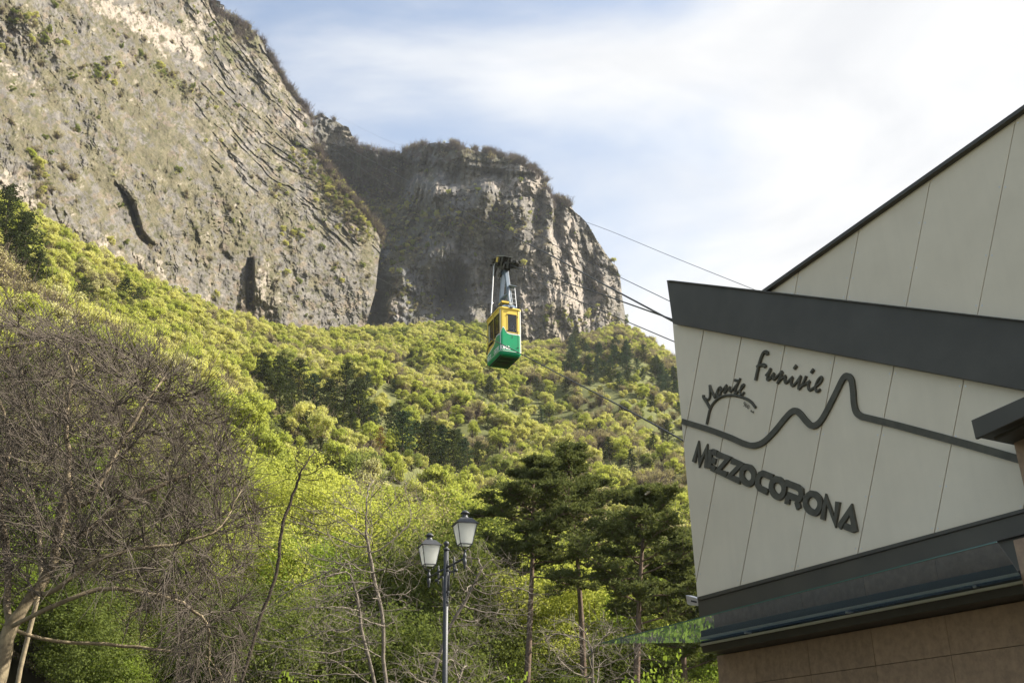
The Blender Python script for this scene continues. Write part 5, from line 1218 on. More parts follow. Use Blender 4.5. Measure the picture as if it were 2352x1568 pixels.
def where(x, y):
    v = 'topmost' if y < 790 else ('upper' if y < 815 else ('high' if y < 840 else ('midway' if y < 900 else ('lower' if y < 970 else 'lowest'))))
    c = [(90, 'under the slab cliff corner'), (200, 'under the pale cliff foot'), (330, 'below the curved rock crack'), (450, 'above the bare crown'), (560, 'left of the rock pillar'), (640, 'beneath the rock pillar'), (760, 'by the left dark pine clump'), (870, 'below the cliff gully'), (980, 'by the right dark pine clump'), (1090, 'left of the cable car'), (1190, 'right under the cable car'), (1300, 'under the lowest cable'), (1400, 'above the two tall pines'), (1500, 'left of the station wall'), (9999, 'against the station edge')]
    return v+' on slope '+[t for q, t in c if x < q][0]
CT = []
for x, y, h, s in cons:
    p = pick(x, y)
    if p is None: continue
    Rr = math.hypot(p[0], p[1]); H = h/FPX*math.hypot(Rr, p[2])/0.93
    m = rq.choice(CON[s]); o = link('pine_tree', m); sc_ = H/12.0*(1.22 if (x < 1150 and h > 40) else 0.95); o.location = (p[0], p[1], p[2]-0.3)
    wf = rq.uniform(1.0, 1.4) if s != 'red' else 1.0
    o.scale = (sc_*wf, sc_*wf, sc_); o.rotation_euler = (rq.uniform(-.06, .06), rq.uniform(-.06, .06), rq.uniform(0, 6.28)); CT.append((p, sc_*3.0))
    cn = {'dark': 'dark green', 'blue': 'bluish green', 'red': 'rust brown dead'}[s]; sz_ = 'large' if h > 75 else ('middling' if h > 45 else 'small')
    if s == 'red': tag(o, 'rust brown dead pine between dark pines above the bare grey trees', 'pine tree')
    else: tag(o, '%s %s pine %s' % (sz_, cn, where(x, y)), 'pine tree', 'dark pines on the wooded slope')
ctp = np.array([c[0][:2] for c in CT]); ctr = np.array([c[1] for c in CT])
dm = np.hypot(FP[:, None, 0]-ctp[None, :, 0], FP[:, None, 1]-ctp[None, :, 1]); ok = (dm > ctr[None]*0.8).all(1)
# trees in front of a pine that would bury it go as well
cpx, cpy = project(np.array([c[0] for c in CT])+np.array([0, 0, 4.0])); crr = np.hypot(ctp[:, 0], ctp[:, 1])
for j in range(len(CT)):
    ok &= ~((fr < crr[j]) & (fr > crr[j]-42) & (np.abs(px_-cpx[j]) < 22))
FP, px_, py_, fr, kind = FP[ok], px_[ok], py_[ok], fr[ok], kind[ok]
print('slope trees', len(FP))
inview = (px_ > -40) & (px_ < 1640) & (py_ < 1600)
order = [i for i in np.argsort(fr) if inview[i] and fr[i] > 118][:300]; ind = set(order)
kn = {'yellow': 'yellow green', 'lime': 'lime green', 'green': 'deep green', 'olive': 'half bare brown', 'cream': 'pale cream'}
for i in order:
    o = link('broadleaf_tree', FAR[kind[i]][rg.integers(0, 3)]); s = rg.uniform(0.68, 1.1); o.location = FP[i]; o.scale = (s*rg.uniform(.9, 1.15), s*rg.uniform(.9, 1.15), s*rg.uniform(.85, 1.2)); o.rotation_euler = (0, 0, rg.uniform(0, 6.28))
    szn = 'wide ' if s > 0.97 else ('small ' if s < 0.8 else '')
    tag(o, '%s%s tree %s' % (szn, kn[kind[i]], where(px_[i], py_[i])), 'tree', 'spring trees on the wooded slope')
# low scrub that closes the ground between the trees
nb_ = 3600; a_s = rg.uniform(math.radians(-35), math.radians(14), nb_); Rm = np.interp(a_s, _baz, _bR); r_s = np.sqrt(70.0**2+(Rm**2-70.0**2)*rg.random(nb_)); SPx, SPy = r_s*np.sin(a_s), r_s*np.cos(a_s)
mass('slope_scrub', [FAR['yellow'][0], FAR['lime'][1], FAR['green'][2], FAR['olive'][0]], np.stack([SPx, SPy, terrain_z(SPx, SPy)-1.6], 1), rg.uniform(0.42, 0.75, nb_), 'low green scrub closing the gaps between the slope trees', weights=[.35, .3, .15, .2], seed=12)
rest = [i for i in range(len(FP)) if i not in ind]; allm = []; off = {}
for kk in FAR: off[kk] = len(allm); allm += FAR[kk]
def mass_k(name, idx, label):
    ms = []; P = []
    o = mass(name, allm, FP[idx], rg.uniform(0.55, 0.95, len(idx)), label, seed=3)
    da = np.array([off[kind[i]]+rg.integers(0, 3) for i in idx], np.int32); o.data.attributes['pick'].data.foreach_set('value', da); return o
mass_k('distant_wood', rest, 'mass of young green trees covering the slope up to the cliffs')
# ------------------------------------------------------------------ brush and bushes on the rock
def sample(g, n, wfn, rng):
    X, Y, G = g['X'].ravel(), g['Y'].ravel(), g['G'].reshape(-1, 3); wgt = np.clip(wfn(X, Y, G), 0, None); wgt = wgt/wgt.sum()
    i = rng.choice(len(X), n, p=wgt, replace=True); return G[i]+rng.normal(scale=0.5, size=(n, 3))*np.array([1, 1, 0.2])
rg = np.random.default_rng(77)
def edge(top, x, y, w): T = np.interp(x, *zip(*top)); return np.exp(-((y-T)/w)**2)
wA = lambda x, y, G: sstep(x, 470, 500)*edge(topA, x, y, 7)*(fbm(G/14, 2) > -0.25)+1.5*blob(x, y, 550, 70, 42, 22, 0.5)*(y > 20)+0.5*blob(x, y, 700, 250, 20, 25)
pA = sample(gA, 900, wA, rg)
wC = lambda x, y, G: 1.3*edge(topC, x, y, 11)*(x > 815)*(x < 1262)*(0.25+0.75*(x > 930))*(fbm(G/11, 3) > -0.02)+0.8*edge(topC, x, y, 4)*(x > 720)*(x < 815)*(fbm(G/10, 2) > 0)+0.45*blob(x, y, 1288, 466, 22, 14)+0.2*blob(x, y, 980, 362, 90, 14)+0.7*blob(x, y, 820, 400, 70, 40)
pC = sample(gC, 1700, wC, rg)
mass('bare_brush', BR+[BRL[0]], np.concatenate([pA, pC]), np.r_[0.35+1.3*rg.random(len(pA))**1.8, 0.35+1.5*rg.random(len(pC))**2.2], 'purple brown leafless brush along the cliff tops', weights=[.35, .35, .15, .15])
wA2 = lambda x, y, G: 1.0*blob(x, y, 790, 470, 85, 20, 0.9)+0.9*blob(x, y, 720, 400, 70, 18, 0.75)+0.7*blob(x, y, 380, 175, 110, 14, 0.62)+0.7*blob(x, y, 225, 170, 26, 20)+0.5*blob(x, y, 60, 60, 60, 20, 0.6)+0.35*blob(x, y, 520, 110, 60, 20, 0.6)+0.4*blob(x, y, 680, 545, 30, 14)+0.25*blob(x, y, 90, 420, 20, 50)+0.5*blob(x, y, 575, 715, 10, 18)+0.4*blob(x, y, 545, 700, 6, 20)+0.05*(fbm(G/15, 2) > 0.3)+0.03*(fbm(G/6, 2) > 0.2)
qA = sample(gA, 1900, wA2, rg)
wC2 = lambda x, y, G: 0.8*blob(x, y, 1000, 500, 150, 26, 0.2)+0.6*blob(x, y, 930, 560, 60, 50)+0.8*blob(x, y, 1150, 510, 80, 18)+0.5*blob(x, y, 1130, 460, 60, 12)+0.6*blob(x, y, 1240, 505, 30, 14)+0.5*blob(x, y, 890, 520, 20, 60)+0.35*blob(x, y, 1300, 740, 120, 18)+0.3*blob(x, y, 960, 690, 60, 40)+0.06*(fbm(G/20, 2) > 0.2)+0.5*blob(x, y, 840, 430, 80, 60)
qC = sample(gC, 1700, wC2, rg)
mass('cliff_scrub', BRL+[FAR['olive'][0], FAR['green'][1], FAR['yellow'][2], BR[0]], np.concatenate([qA, qC]), np.r_[rg.uniform(0.2, 0.6, len(qA))**1.0, rg.uniform(0.3, 0.8, len(qC))], 'olive scrub clinging to ledges of the cliffs', weights=[.22, .2, .14, .14, .1, .06, .14])
def on(g, x, y):
    d = (g['X']-x)**2+(g['Y']-y)**2; return g['G'].reshape(-1, 3)[np.argmin(d.ravel())]
for (g, x, y, s, k, lb) in ((gC, 919, 484, 1.0, 'lime', 'bright yellow green bush alone in the dark gully of the domed mountain'), (gC, 950, 567, 0.9, 'lime', 'bright green bush on the lower ridge of the domed mountain'), (gC, 1098, 440, 0.8, 'green', 'green bush under the upper cliff band of the domed mountain'), (gC, 1196, 420, 0.7, 'green', 'green bush on the right end of the upper cliff band'),
        (gC, 1305, 640, 0.7, 'green', 'green bush on the right edge of the domed mountain'), (gA, 75, 368, 0.75, 'lime', 'bright green bush on the lower left of the slab cliff'), (gA, 222, 168, 0.8, 'green', 'dark green bush high on the slab cliff'), (gA, 243, 182, 0.6, 'lime', 'light green bush right of the dark one high on the slab cliff'),
        (gA, 674, 545, 0.6, 'yellow', 'yellow green bush low on the right of the slab cliff'), (gA, 660, 450, 0.45, 'lime', 'small bright bush on the right flank of the slab cliff'), (gA, 860, 478, 0.6, 'yellow', 'yellow bush on the right rim of the slab cliff'), (gA, 600, 740, 0.5, 'yellow', 'small bush at the foot of the broken rock pillar')):
    p = on(g, x, y); o = link('bush', FAR[k][int(x) % 3]); o.location = (p[0], p[1], p[2]-1.8*s); o.scale = (s, s, s); o.rotation_euler = (0, 0, x); tag(o, lb, 'bush')
# ------------------------------------------------------------------ hut on the summit edge
hp = on(gA, 503, 36); R_ = math.hypot(hp[0], hp[1])+4; hb_ = atR(497.0, 22.0, R_)
k_ = math.hypot(R_, hb_[2])/FPX                             # metres per photo unit there
hut = empty('summit_hut', hb_, math.radians(12), label='small dark timber hut on stilts at the top edge of the left cliff', cat='hut')
M_TIM = mat('dark_timber', (0.035, 0.028, 0.03), 0.8, var=0.3, scale=2); M_PLS = mat('pale_plaster', (0.5, 0.46, 0.42), 0.8, var=0.1); M_TGR = mat('green_window_frame', (0.02, 0.20, 0.14), 0.5)
mb = MB(); mb.box((0.0, 0, 10*k_), (13*k_, 3.4, 11*k_)); mb.build('wall', M_TIM, hut)
mb = MB(); mb.prism([(-7.5*k_, -2.1, 16.5*k_), (7*k_, -2.1, 14.5*k_), (7*k_, 2.1, 14.5*k_), (-7.5*k_, 2.1, 16.5*k_)], [(-7.5*k_, -2.1, 17.6*k_), (7*k_, -2.1, 15.6*k_), (7*k_, 2.1, 15.6*k_), (-7.5*k_, 2.1, 17.6*k_)]); mb.build('roof', M_TIM, hut)
mb = MB(); mb.box((0, -1.72, 9.5*k_), (5.5*k_, 0.06, 6*k_)); fo = mb.build('window', M_TGR, hut)
mb = MB(); mb.box((0, -1.76, 9.5*k_), (4.3*k_, 0.04, 4.8*k_)); mb.build('pane', M_DARK, fo)
mb = MB(); mb.box((10.6*k_, 0.3, 5*k_), (8*k_, 3.0, 9*k_)); mb.build('annex', M_PLS, hut)
mb = MB(); mb.prism([(6.5*k_, -1.5, 10.6*k_), (15.4*k_, -1.5, 8.2*k_), (15.4*k_, 2.1, 8.2*k_), (6.5*k_, 2.1, 10.6*k_)], [(6.5*k_, -1.5, 11.5*k_), (15.4*k_, -1.5, 9.1*k_), (15.4*k_, 2.1, 9.1*k_), (6.5*k_, 2.1, 11.5*k_)]); mb.build('annex_roof', M_TIM, hut)
mb = MB(); mb.box((10.2*k_, -1.22, 5.6*k_), (4.6*k_, 0.05, 2.4*k_)); mb.build('window', M_DARK, hut)
for x in (-5.5, -1, 4, 8, 13.5):
    mb = MB(); mb.box((x*k_, -1.3, 0*k_), (0.9*k_, 0.2, 11*k_)); mb.build('stilt', M_TIM if x < 6 else M_PLS, hut)
mb = MB(); mb.box((2*k_, -1.9, 3.4*k_), (17*k_, 0.08, 0.6*k_)); mb.build('balcony_rail', M_TGR, hut)
# cross on the small buttress
cp = on(gC, 763, 274); mb = MB(); mb.box((0, 0, 1.6), (0.16, 0.16, 4.6)); mb.box((0, 0, 2.9), (1.7, 0.14, 0.14)); cr_ = mb.build('summit_cross', M_STEEL); cr_.location = cp; tag(cr_, 'thin cross on top of the small rock buttress left of the domed mountain', 'cross')
# ------------------------------------------------------------------ near wood at the foot of the slope
def near_tree(seed, H=14.0, rx=4.2, leafm=None, barkm=None, nleaf=15000, size=0.19, lean=0.0):
    rg = np.random.default_rng(seed); att = crownpts(520, rx, H*0.36, H*0.62, rg, 0.15, seed)
    roots = [((lean*k/8*0.5+0.12*math.sin(k), 0.1*math.cos(k*1.7), k*H*0.042-0.8), k-1) for k in range(9)]
    N_, par = space_col(att, roots, 0.5, 0.75, 3.2, 70, rg, (0, 0, 0.12)); ch, r, kids = skeleton(N_, par, 0.012, 2.3, 0.26)
    v2, f2 = tubes(ch, 4); thin = N_[(r < 0.032)]
    # leaves sit in tufts round the thin wood, with gaps between tufts
    k = rg.integers(0, len(thin), 900); cc = thin[k]+rg.normal(scale=0.34, size=(900, 3)); j = rg.integers(0, 900, nleaf)
    sp_ = rg.normal(size=(nleaf, 3)); ctr = np.array([0, 0, H*0.58]); c = cc[j]+sp_*np.array([0.34, 0.34, 0.20])
    v1, f1 = quads(c, size, rg, 0.75, out_=(c-ctr)/rx+sp_*0.5+np.array([0, 0, 0.5]), tilt=0.8)
    crown = two_mat('crown', [(v1, f1, leafm)]); trunk = mesh_from('trunk', v2, f2, barkm, smooth=True); return crown, trunk
NT = {'lime': [near_tree(201, 14, 4.4, L_LIM, M_BARKD), near_tree(202, 14, 3.8, L_LIM, M_BARKD, lean=1.2)], 'bright': [near_tree(203, 14, 4.0, L_BRT, M_BARKD, 13000), near_tree(204, 14, 4.6, L_BRT, M_BARKD, 12000)],
      'green': [near_tree(205, 14, 4.2, L_NR, M_BARKD), near_tree(206, 14, 3.6, L_NR, M_BARKD, 12000)], 'olive': [near_tree(207, 14, 4.2, L_OLV, M_TWIG, 7000, 0.15)]}
rq = random.Random(21)
near_list = [(-60, 990, 66, 'green'), (40, 1040, 60, 'green'), (130, 1060, 64, 'green'), (230, 1040, 70, 'green'), (320, 1010, 78, 'lime'), (420, 1030, 74, 'green'), (500, 1040, 84, 'lime'), (575, 1035, 80, 'lime'), (640, 1040, 84, 'lime'), (708, 1050, 78, 'lime'), (770, 1075, 82, 'lime'), (835, 1090, 92, 'olive'), (880, 1100, 84, 'lime'), (940, 1110, 96, 'olive'), (1000, 1130, 88, 'olive'), (1060, 1120, 92, 'lime'), (1110, 1120, 84, 'green'), (1170, 1190, 82, 'lime'), (1240, 1200, 84, 'green'), (1300, 1200, 78, 'lime'), (1370, 1210, 84, 'green'), (1440, 1200, 88, 'green'), (1500, 1240, 82, 'green'), (1570, 1180, 92, 'olive'), (1620, 1230, 84, 'green'),
             (0, 1240, 50, 'green'), (110, 1270, 52, 'green'), (210, 1290, 50, 'green'), (300, 1270, 54, 'lime'), (400, 1250, 56, 'green'), (480, 1230, 60, 'lime'), (560, 1150, 66, 'lime'), (630, 1170, 62, 'lime'), (700, 1190, 62, 'bright'), (790, 1210, 66, 'green'), (870, 1230, 64, 'green'), (950, 1190, 66, 'green'), (1040, 1180, 66, 'green'), (1110, 1230, 70, 'green'), (1190, 1280, 70, 'lime'), (1270, 1240, 72, 'lime'), (1350, 1280, 70, 'lime'), (1430, 1300, 72, 'bright'), (1510, 1330, 70, 'green'), (1590, 1310, 70, 'lime'), (1650, 1360, 66, 'bright'),
             (560, 1330, 50, 'green'), (640, 1350, 48, 'green'), (720, 1340, 50, 'green'), (800, 1380, 50, 'green'), (900, 1360, 52, 'green'), (1000, 1370, 50, 'green'), (1090, 1370, 64, 'green'), (1180, 1410, 66, 'green'), (1280, 1400, 67, 'lime'), (1370, 1430, 66, 'green'), (1470, 1440, 66, 'green'), (1570, 1440, 66, 'green')]
cw = {'lime': 'yellow green', 'bright': 'fresh green', 'green': 'dark green', 'olive': 'half bare'}
def near_where(x, y):
    row = 'back row' if y < 1150 else ('middle row' if y < 1310 else 'front row')
    if x < 100: return row+' at the left picture edge'
    if x < 260: return row+' behind the trunk of the big bare tree'
    if x < 370: return row+' behind the big bare crown middle'
    if x < 520: return row+' behind the big bare crown'
    if x < 620: return row+' left of the dark leaning trunk'
    if x < 780: return row+' right of the dark leaning trunk'
    if x < 960: return row+' left of the street lamp'
    if x < 1120: return row+' right behind the street lamp'
    if x < 1270: return row+' round the left tall pine trunk'
    if x < 1420: return row+' between the tall pine trunks'
    return row+' beside the station glass canopy'
for (x, y, R_, k) in near_list:
    top = atR(x, y, R_); gz = float(terrain_z(np.array([top[0]]), np.array([top[1]]))[0]); H = top[2]-gz
    cr, trk = rq.choice(NT[k]); e = empty('broadleaf_tree', (top[0], top[1], gz), rq.uniform(0, 6.28)); s = H/14.2; sw = min(max(s, 0.55)*rq.uniform(0.95, 1.15), 1.35); e.scale = (sw, sw, s)
    link('crown', cr, e); link('trunk', trk, e)
    hs = 'tall ' if H > 17 else ('short ' if H < 12 else '')
    tag(e, hs+'%s tree %s' % (cw[k], near_where(x, y)), 'tree', 'leafy trees of the near wood')
# understorey bushes, low and dark under the trees
n = 150; xs_ = np.random.default_rng(5).uniform(-150, 1700, n); P = []; Sc = []
for i, x in enumerate(xs_):
    R_ = rq.uniform(38, 80); p = atR(x, 1500, R_); P.append((p[0], p[1], float(terrain_z(np.array([p[0]]), np.array([p[1]]))[0])-0.5)); Sc.append(rq.uniform(0.30, 0.55)*R_/50)
mass('undergrowth', [NT['green'][0][0], NT['bright'][0][0], NT['olive'][0][0], BRL[1]], P, Sc, 'dense green undergrowth below the near wood', weights=[.45, .25, .2, .1], seed=4)
# sprigs of vivid fresh leaves at the bottom edge
def sprig_bush(seed, m, n=26, H=2.4):
    rg = np.random.default_rng(seed); polys = []; cs = []
    for i in range(n):
        d = np.array([rg.normal()*0.45, rg.normal()*0.45, 1.0]); d /= np.linalg.norm(d); p = np.array([rg.normal()*0.25, rg.normal()*0.25, 0.0]); P = [p]; L_ = H*rg.uniform(0.6, 1.1)
        for q in range(6): d = d+rg.normal(scale=0.12, size=3); d /= np.linalg.norm(d); p = p+d*L_/6; P.append(p)
        polys.append((np.array(P), np.linspace(0.014, 0.004, 7)))
        for q in range(2, 7): cs.append(P[q]+rg.normal(scale=0.13, size=(30, 3)))
    v, f = tubes(polys); c = np.concatenate(cs); vq, fq = quads(c, 0.085, rg, 0.75); return mesh_from('foliage', vq, fq, m), mesh_from('stem', v, f, M_BARK)
for (x, ytop, R_, lb) in ((1520, 1508, 27, 'vivid green bush below the glass canopy left part'), (1585, 1525, 26, 'vivid green bush at the sandstone wall corner'), (1215, 1535, 30, 'vivid green bush at the foot of the left tall pine'), (640, 1540, 30, 'small light green bush at the bottom under the leaning trunk')):
    fo_, stx = sprig_bush(x, L_BRT); top = atR(x, ytop, R_); H = top[2]; e = empty('bush', (top[0], top[1], 0)); s = H/2.6; e.scale = (1.15, 1.15, s); link('foliage', fo_, e); link('stem', stx, e); tag(e, lb, 'bush')

# ------------------------------------------------------------------ tall black pines
def big_pine(seed, H, crown0, rx, lean=(0, 0), nl=30, tufts=84):
    rg = np.random.default_rng(seed); tr = []
    for k in range(15):
        t = k/14; tr.append((lean[0]*t**1.4+0.12*math.sin(t*5+seed), lean[1]*t+0.1*math.cos(t*4), H*t*0.98-0.5))
    tr = np.array(tr); polys = [(tr, np.linspace(0.27, 0.05, 15))]; pr = [polys[0]]; V, cs, dr = [], [], []
    limbs = []
    for i in range(nl):
        t = crown0+(1-crown0)*((i+0.5)/nl)**0.9; c = np.array([np.interp(t, np.linspace(0, 1, 15), tr[:, q]) for q in range(3)])
        a = i*2.399+rg.normal()*0.35; u = (t-crown0)/(1-crown0); L_ = rx*(0.55+0.75*math.sin(math.pi*min(1, u*0.85+0.18)))*rg.uniform(0.55, 1.1)*(0.30+0.70*(1-u)**0.45)
        d = np.array([math.cos(a), math.sin(a), 0.05+0.30*u]); P = [c]; p = c.copy()
        for q in range(6): d = d+np.array([0, 0, 0.02])+rg.normal(scale=0.12, size=3); d /= np.linalg.norm(d); p = p+d*L_/6; P.append(p.copy())
        P = np.array(P); limbs.append((P, np.linspace(0.055, 0.012, 7)))
        for q in range(2, 7):
            for b in range(2 if q < 6 else 4):
                e = d*0.5+rg.normal(scale=0.6, size=3)*np.array([1, 1, 0.25]); e[2] += 0.12; e /= np.linalg.norm(e); ln_ = L_*rg.uniform(0.16, 0.34); q1 = P[q]+e*ln_*.5; q2 = P[q]+e*ln_+np.array([0, 0, 0.08])
                limbs.append((np.array([P[q], q1, q2]), np.array([0.022, 0.016, 0.008])))
                m_ = tufts//6; tpos = P[q]+(q2-P[q])*rg.uniform(0.25, 1.08, (m_, 1))+rg.normal(scale=(0.22, 0.22, 0.07), size=(m_, 3)); cs.append(tpos)
    # a few dead stubs on the bare trunk
    for i in range(12):
        t = rg.uniform(0.3, crown0); c = np.array([np.interp(t, np.linspace(0, 1, 15), tr[:, q]) for q in range(3)]); a = rg.uniform(0, 6.28); d = np.array([math.cos(a), math.sin(a), rg.uniform(-.3, .2)]); L_ = rg.uniform(.5, 2.4)
        limbs.append((np.array([c, c+d*L_*.5, c+d*L_+np.array([0, 0, -.15])]), np.array([0.025, 0.016, 0.006])))
    C_ = np.concatenate(cs); n = len(C_); nn = 8
    cc = np.repeat(C_, nn, 0); d = rg.normal(size=(n*nn, 3)); d[:, 2] = np.abs(d[:, 2])*0.9+0.1; d /= np.linalg.norm(d, axis=1)[:, None]
    b = np.cross(d, rg.normal(size=(n*nn, 3))); b /= np.linalg.norm(b, axis=1)[:, None]; L_ = rg.uniform(0.14, 0.28, (n*nn, 1)); W_ = 0.034
    vq = np.stack([cc-b*W_, cc+b*W_, cc+d*L_+b*W_*.4, cc+d*L_-b*W_*.4], 1).reshape(-1, 3); fq = np.arange(4*n*nn).reshape(-1, 4)
    v, f = tubes(polys, 8); vl, fl_ = tubes(limbs, 4)
    return mesh_from('trunk', v, f, M_PINEB, smooth=True), mesh_from('limb', vl, fl_, M_PINEB), mesh_from('crown', vq, fq, L_PINN)
for (xb, xt, yt, R_, c0, rx, sd_, lb) in ((1200, 1225, 1040, 60, 0.66, 3.5, 1, 'tall black pine with straight bare trunk right of the street lamp'), (1337, 1310, 1012, 63, 0.62, 4.1, 2, 'tallest black pine with broad layered crown left of the station'),
        (1428, 1490, 1100, 56, 0.58, 3.6, 3, 'black pine leaning right with reddish trunk behind the glass canopy tip'), (1560, 1565, 1190, 60, 0.5, 2.6, 4, 'black pine half hidden by the station corner')):
    tp = atR(xt, yt, R_); bp = atR(xb, 1500, R_); gz = float(terrain_z(np.array([bp[0]]), np.array([bp[1]]))[0]); H = tp[2]-gz
    tk, lb_, cr = big_pine(sd_+60, H, c0, rx, (tp[0]-bp[0], 0)); e = empty('black_pine', (bp[0], bp[1], gz), label=lb, cat='pine tree'); link('trunk', tk, e); link('limb', lb_, e)['kind'] = 'stuff'; link('crown', cr, e)['kind'] = 'stuff'
# scrap of plastic caught in the pine top
pb = atR(1490, 1128, 55.0); mb = MB(); rr = random.Random(2); ring1 = [(math.cos(a)*0.10*rr.uniform(.6, 1.3), math.sin(a)*0.07, 0.22*rr.uniform(.8, 1.2)) for a in np.linspace(0, 6.28, 8)[:-1]]; ring0 = [(math.cos(a)*0.05*rr.uniform(.6, 1.3), math.sin(a)*0.05, -0.02) for a in np.linspace(0, 6.28, 8)[:-1]]
mb.prism(ring0, ring1); mb.prism([(x*.9-0.08, y, z-0.22) for x, y, z in ring0], [(x, y, z-0.22) for x, y, z in ring1])
ba = mb.build('plastic_scrap', mat('faded_orange_plastic', (0.75, 0.55, 0.35), 0.5, col2=(0.8, 0.78, 0.75), scale=6)); ba.location = pb; ba.rotation_euler = (0.3, 0.5, 0.2); tag(ba, 'faded orange and white plastic scrap caught in the right pine top', 'plastic scrap')

# ------------------------------------------------------------------ bare trees
def bare_tree(name, label, org_, att, roots, D, dk, di, iters, tip, rmax, barkm, twigm, tw, seed, trop=(0, 0, 0), k=6, expo=2.35):
    rg = np.random.default_rng(seed); N_, par = space_col(att, roots, D, dk, di, iters, rg, trop); ch, r, kids = skeleton(N_, par, tip, expo, rmax)
    for pts, rr in ch:
        if len(pts) > 4: pts[1:-1] += np.random.default_rng(int(abs(pts[0, 0])*1000)).normal(scale=0.012, size=(len(pts)-2, 3))
    thick = [c for c in ch if c[1].max() > 0.03]; thin = [c for c in ch if c[1].max() <= 0.03]
    e = empty(name, org_, label=label, cat='bare tree')
    v, f = tubes(thick, k); link('trunk', mesh_from('trunk', v, f, barkm, smooth=True), e)
    tws = []
    for (per, L_, r0, dr, mx, step) in tw: tws += twigs(ch, rg, per, L_, r0, dr, maxr=mx, step=step)
    tw2 = [(c[0], c[1]) for c in thin]+tws
    v, f = tubes(tw2, 3); o = link('twigs', mesh_from('twigs', v, f, twigm), e); o['kind'] = 'stuff'
    print(name, 'nodes', len(N_), 'twigs', len(tw2), 'faces', len(f)); return e
def px_pts(n, poly, R0, R1, rng, org_):
    """attractors filling a crown outline given in the photograph, spread over real depth"""
    poly = np.array(poly, float); out = []; x0, y0 = poly.min(0); x1, y1 = poly.max(0); cxy = poly.mean(0)
    while len(out) < n:
        x, y = rng.uniform(x0, x1), rng.uniform(y0, y1); ins = False; j = len(poly)-1
        for i in range(len(poly)):
            if (poly[i, 1] > y) != (poly[j, 1] > y) and x < (poly[j, 0]-poly[i, 0])*(y-poly[i, 1])/(poly[j, 1]-poly[i, 1])+poly[i, 0]: ins = not ins
            j = i
        if ins: out.append((x, y))
    out = np.array(out); e = np.clip(1-((out-cxy)**2/((poly.max(0)-cxy)**2+1)).sum(1), 0.1, 1)**0.5; mid = (R0+R1)/2; R = mid+(rng.uniform(-1, 1, n))*(R1-R0)/2*e
    return atR(out[:, 0], out[:, 1], R)-org_
rgB = np.random.default_rng(3)
# the big one on the left
RB = 22.0; tb = atR(-18, 1640, RB); tb0 = np.array([tb[0]-0.15, tb[1], 0.0])
outline = [(-420, 960), (-300, 800), (-120, 725), (0, 715), (60, 725), (140, 745), (230, 770), (330, 805), (420, 840), (480, 880), (515, 940), (545, 1000), (580, 1040), (590, 1100), (610, 1180), (600, 1290), (560, 1330), (590, 1420), (560, 1500), (570, 1640), (400, 1640), (400, 1460), (310, 1350), (160, 1330), (60, 1310), (-100, 1330), (-400, 1300), (-500, 1200)]
att = px_pts(5600, outline, RB-3.6, RB+3.2, rgB, tb0)
stem = [(-18, 1640), (5, 1520), (20, 1450), (45, 1400), (80, 1350), (110, 1290), (130, 1220)]
def st_(pts_, R_, par0, roots):
    p0 = par0
    for x, y in pts_:
        q = atR(x, y, R_)-tb0; roots.append((q, p0)); p0 = len(roots)-1
    return p0
def dens(pts_, k=3): return [tuple(q) for q in catmull(pts_, k)]
roots = [((0, 0, -0.2), -1), ((0.05, 0, 0.8), 0)]
a_ = st_(dens([(-30, 1700), (-12, 1610), (5, 1520), (22, 1440)]), RB, 1, roots)
b1 = st_(dens([(50, 1400), (95, 1340), (130, 1270), (140, 1180), (160, 1080), (150, 960), (170, 860)]), RB, a_, roots)
b2 = st_(dens([(120, 1390), (230, 1350), (330, 1360), (420, 1385), (480, 1430)]), RB-1.2, a_, roots)
b3 = st_(dens([(10, 1380), (20, 1280), (-5, 1150), (20, 1040), (10, 940)]), RB+0.8, a_, roots)
b4 = st_(dens([(60, 1460), (160, 1475), (280, 1480), (400, 1500)]), RB+1.0, a_, roots)
b5 = st_(dens([(170, 1250), (250, 1180), (330, 1130), (430, 1090), (500, 1060)]), RB+0.5, b1-9, roots)
b6 = st_(dens([(190, 1190), (250, 1070), (310, 960), (370, 870)]), RB-1.0, b1-7, roots)
b7 = st_(dens([(100, 1375), (200, 1300), (300, 1260), (400, 1250), (500, 1225)]), RB-1.8, a_+3, roots)
bare_tree('bare_tree', 'big bare brown tree with arching limbs filling the left of the view', tb0, att, roots, 0.22, 0.34, 1.8, 110, 0.0068, 0.23, M_BARK, M_TWIG, [(4, 0.95, 0.0078, (-0.45, 0.35, 5.6), 0.024, 1), (3, 0.6, 0.0068, (-0.2, 0.3, 5.6), 0.016, 1)], 9, expo=2.2)
# a second bare crown farther left behind it
RB2 = 34.0; t2 = atR(60, 1500, RB2); t2[2] = 0
att = px_pts(1500, [(-250, 800), (-60, 700), (60, 700), (180, 750), (330, 810), (430, 890), (430, 1000), (330, 1150), (100, 1200), (-200, 1200)], RB2-2.5, RB2+2.5, rgB, t2)
roots = [((0, 0, -0.2), -1)]+[((0.15*math.sin(k), 0.1*math.cos(k*1.3), 0.9*k+0.7), k) for k in range(9)]
bare_tree('bare_tree', 'bare brown tree farther back behind the upper left limbs', t2, att, roots, 0.4, 0.6, 2.6, 70, 0.009, 0.2, M_BARK, M_TWIG, [(3, 1.1, 0.0105, 0.1, 0.03, 1)], 10)
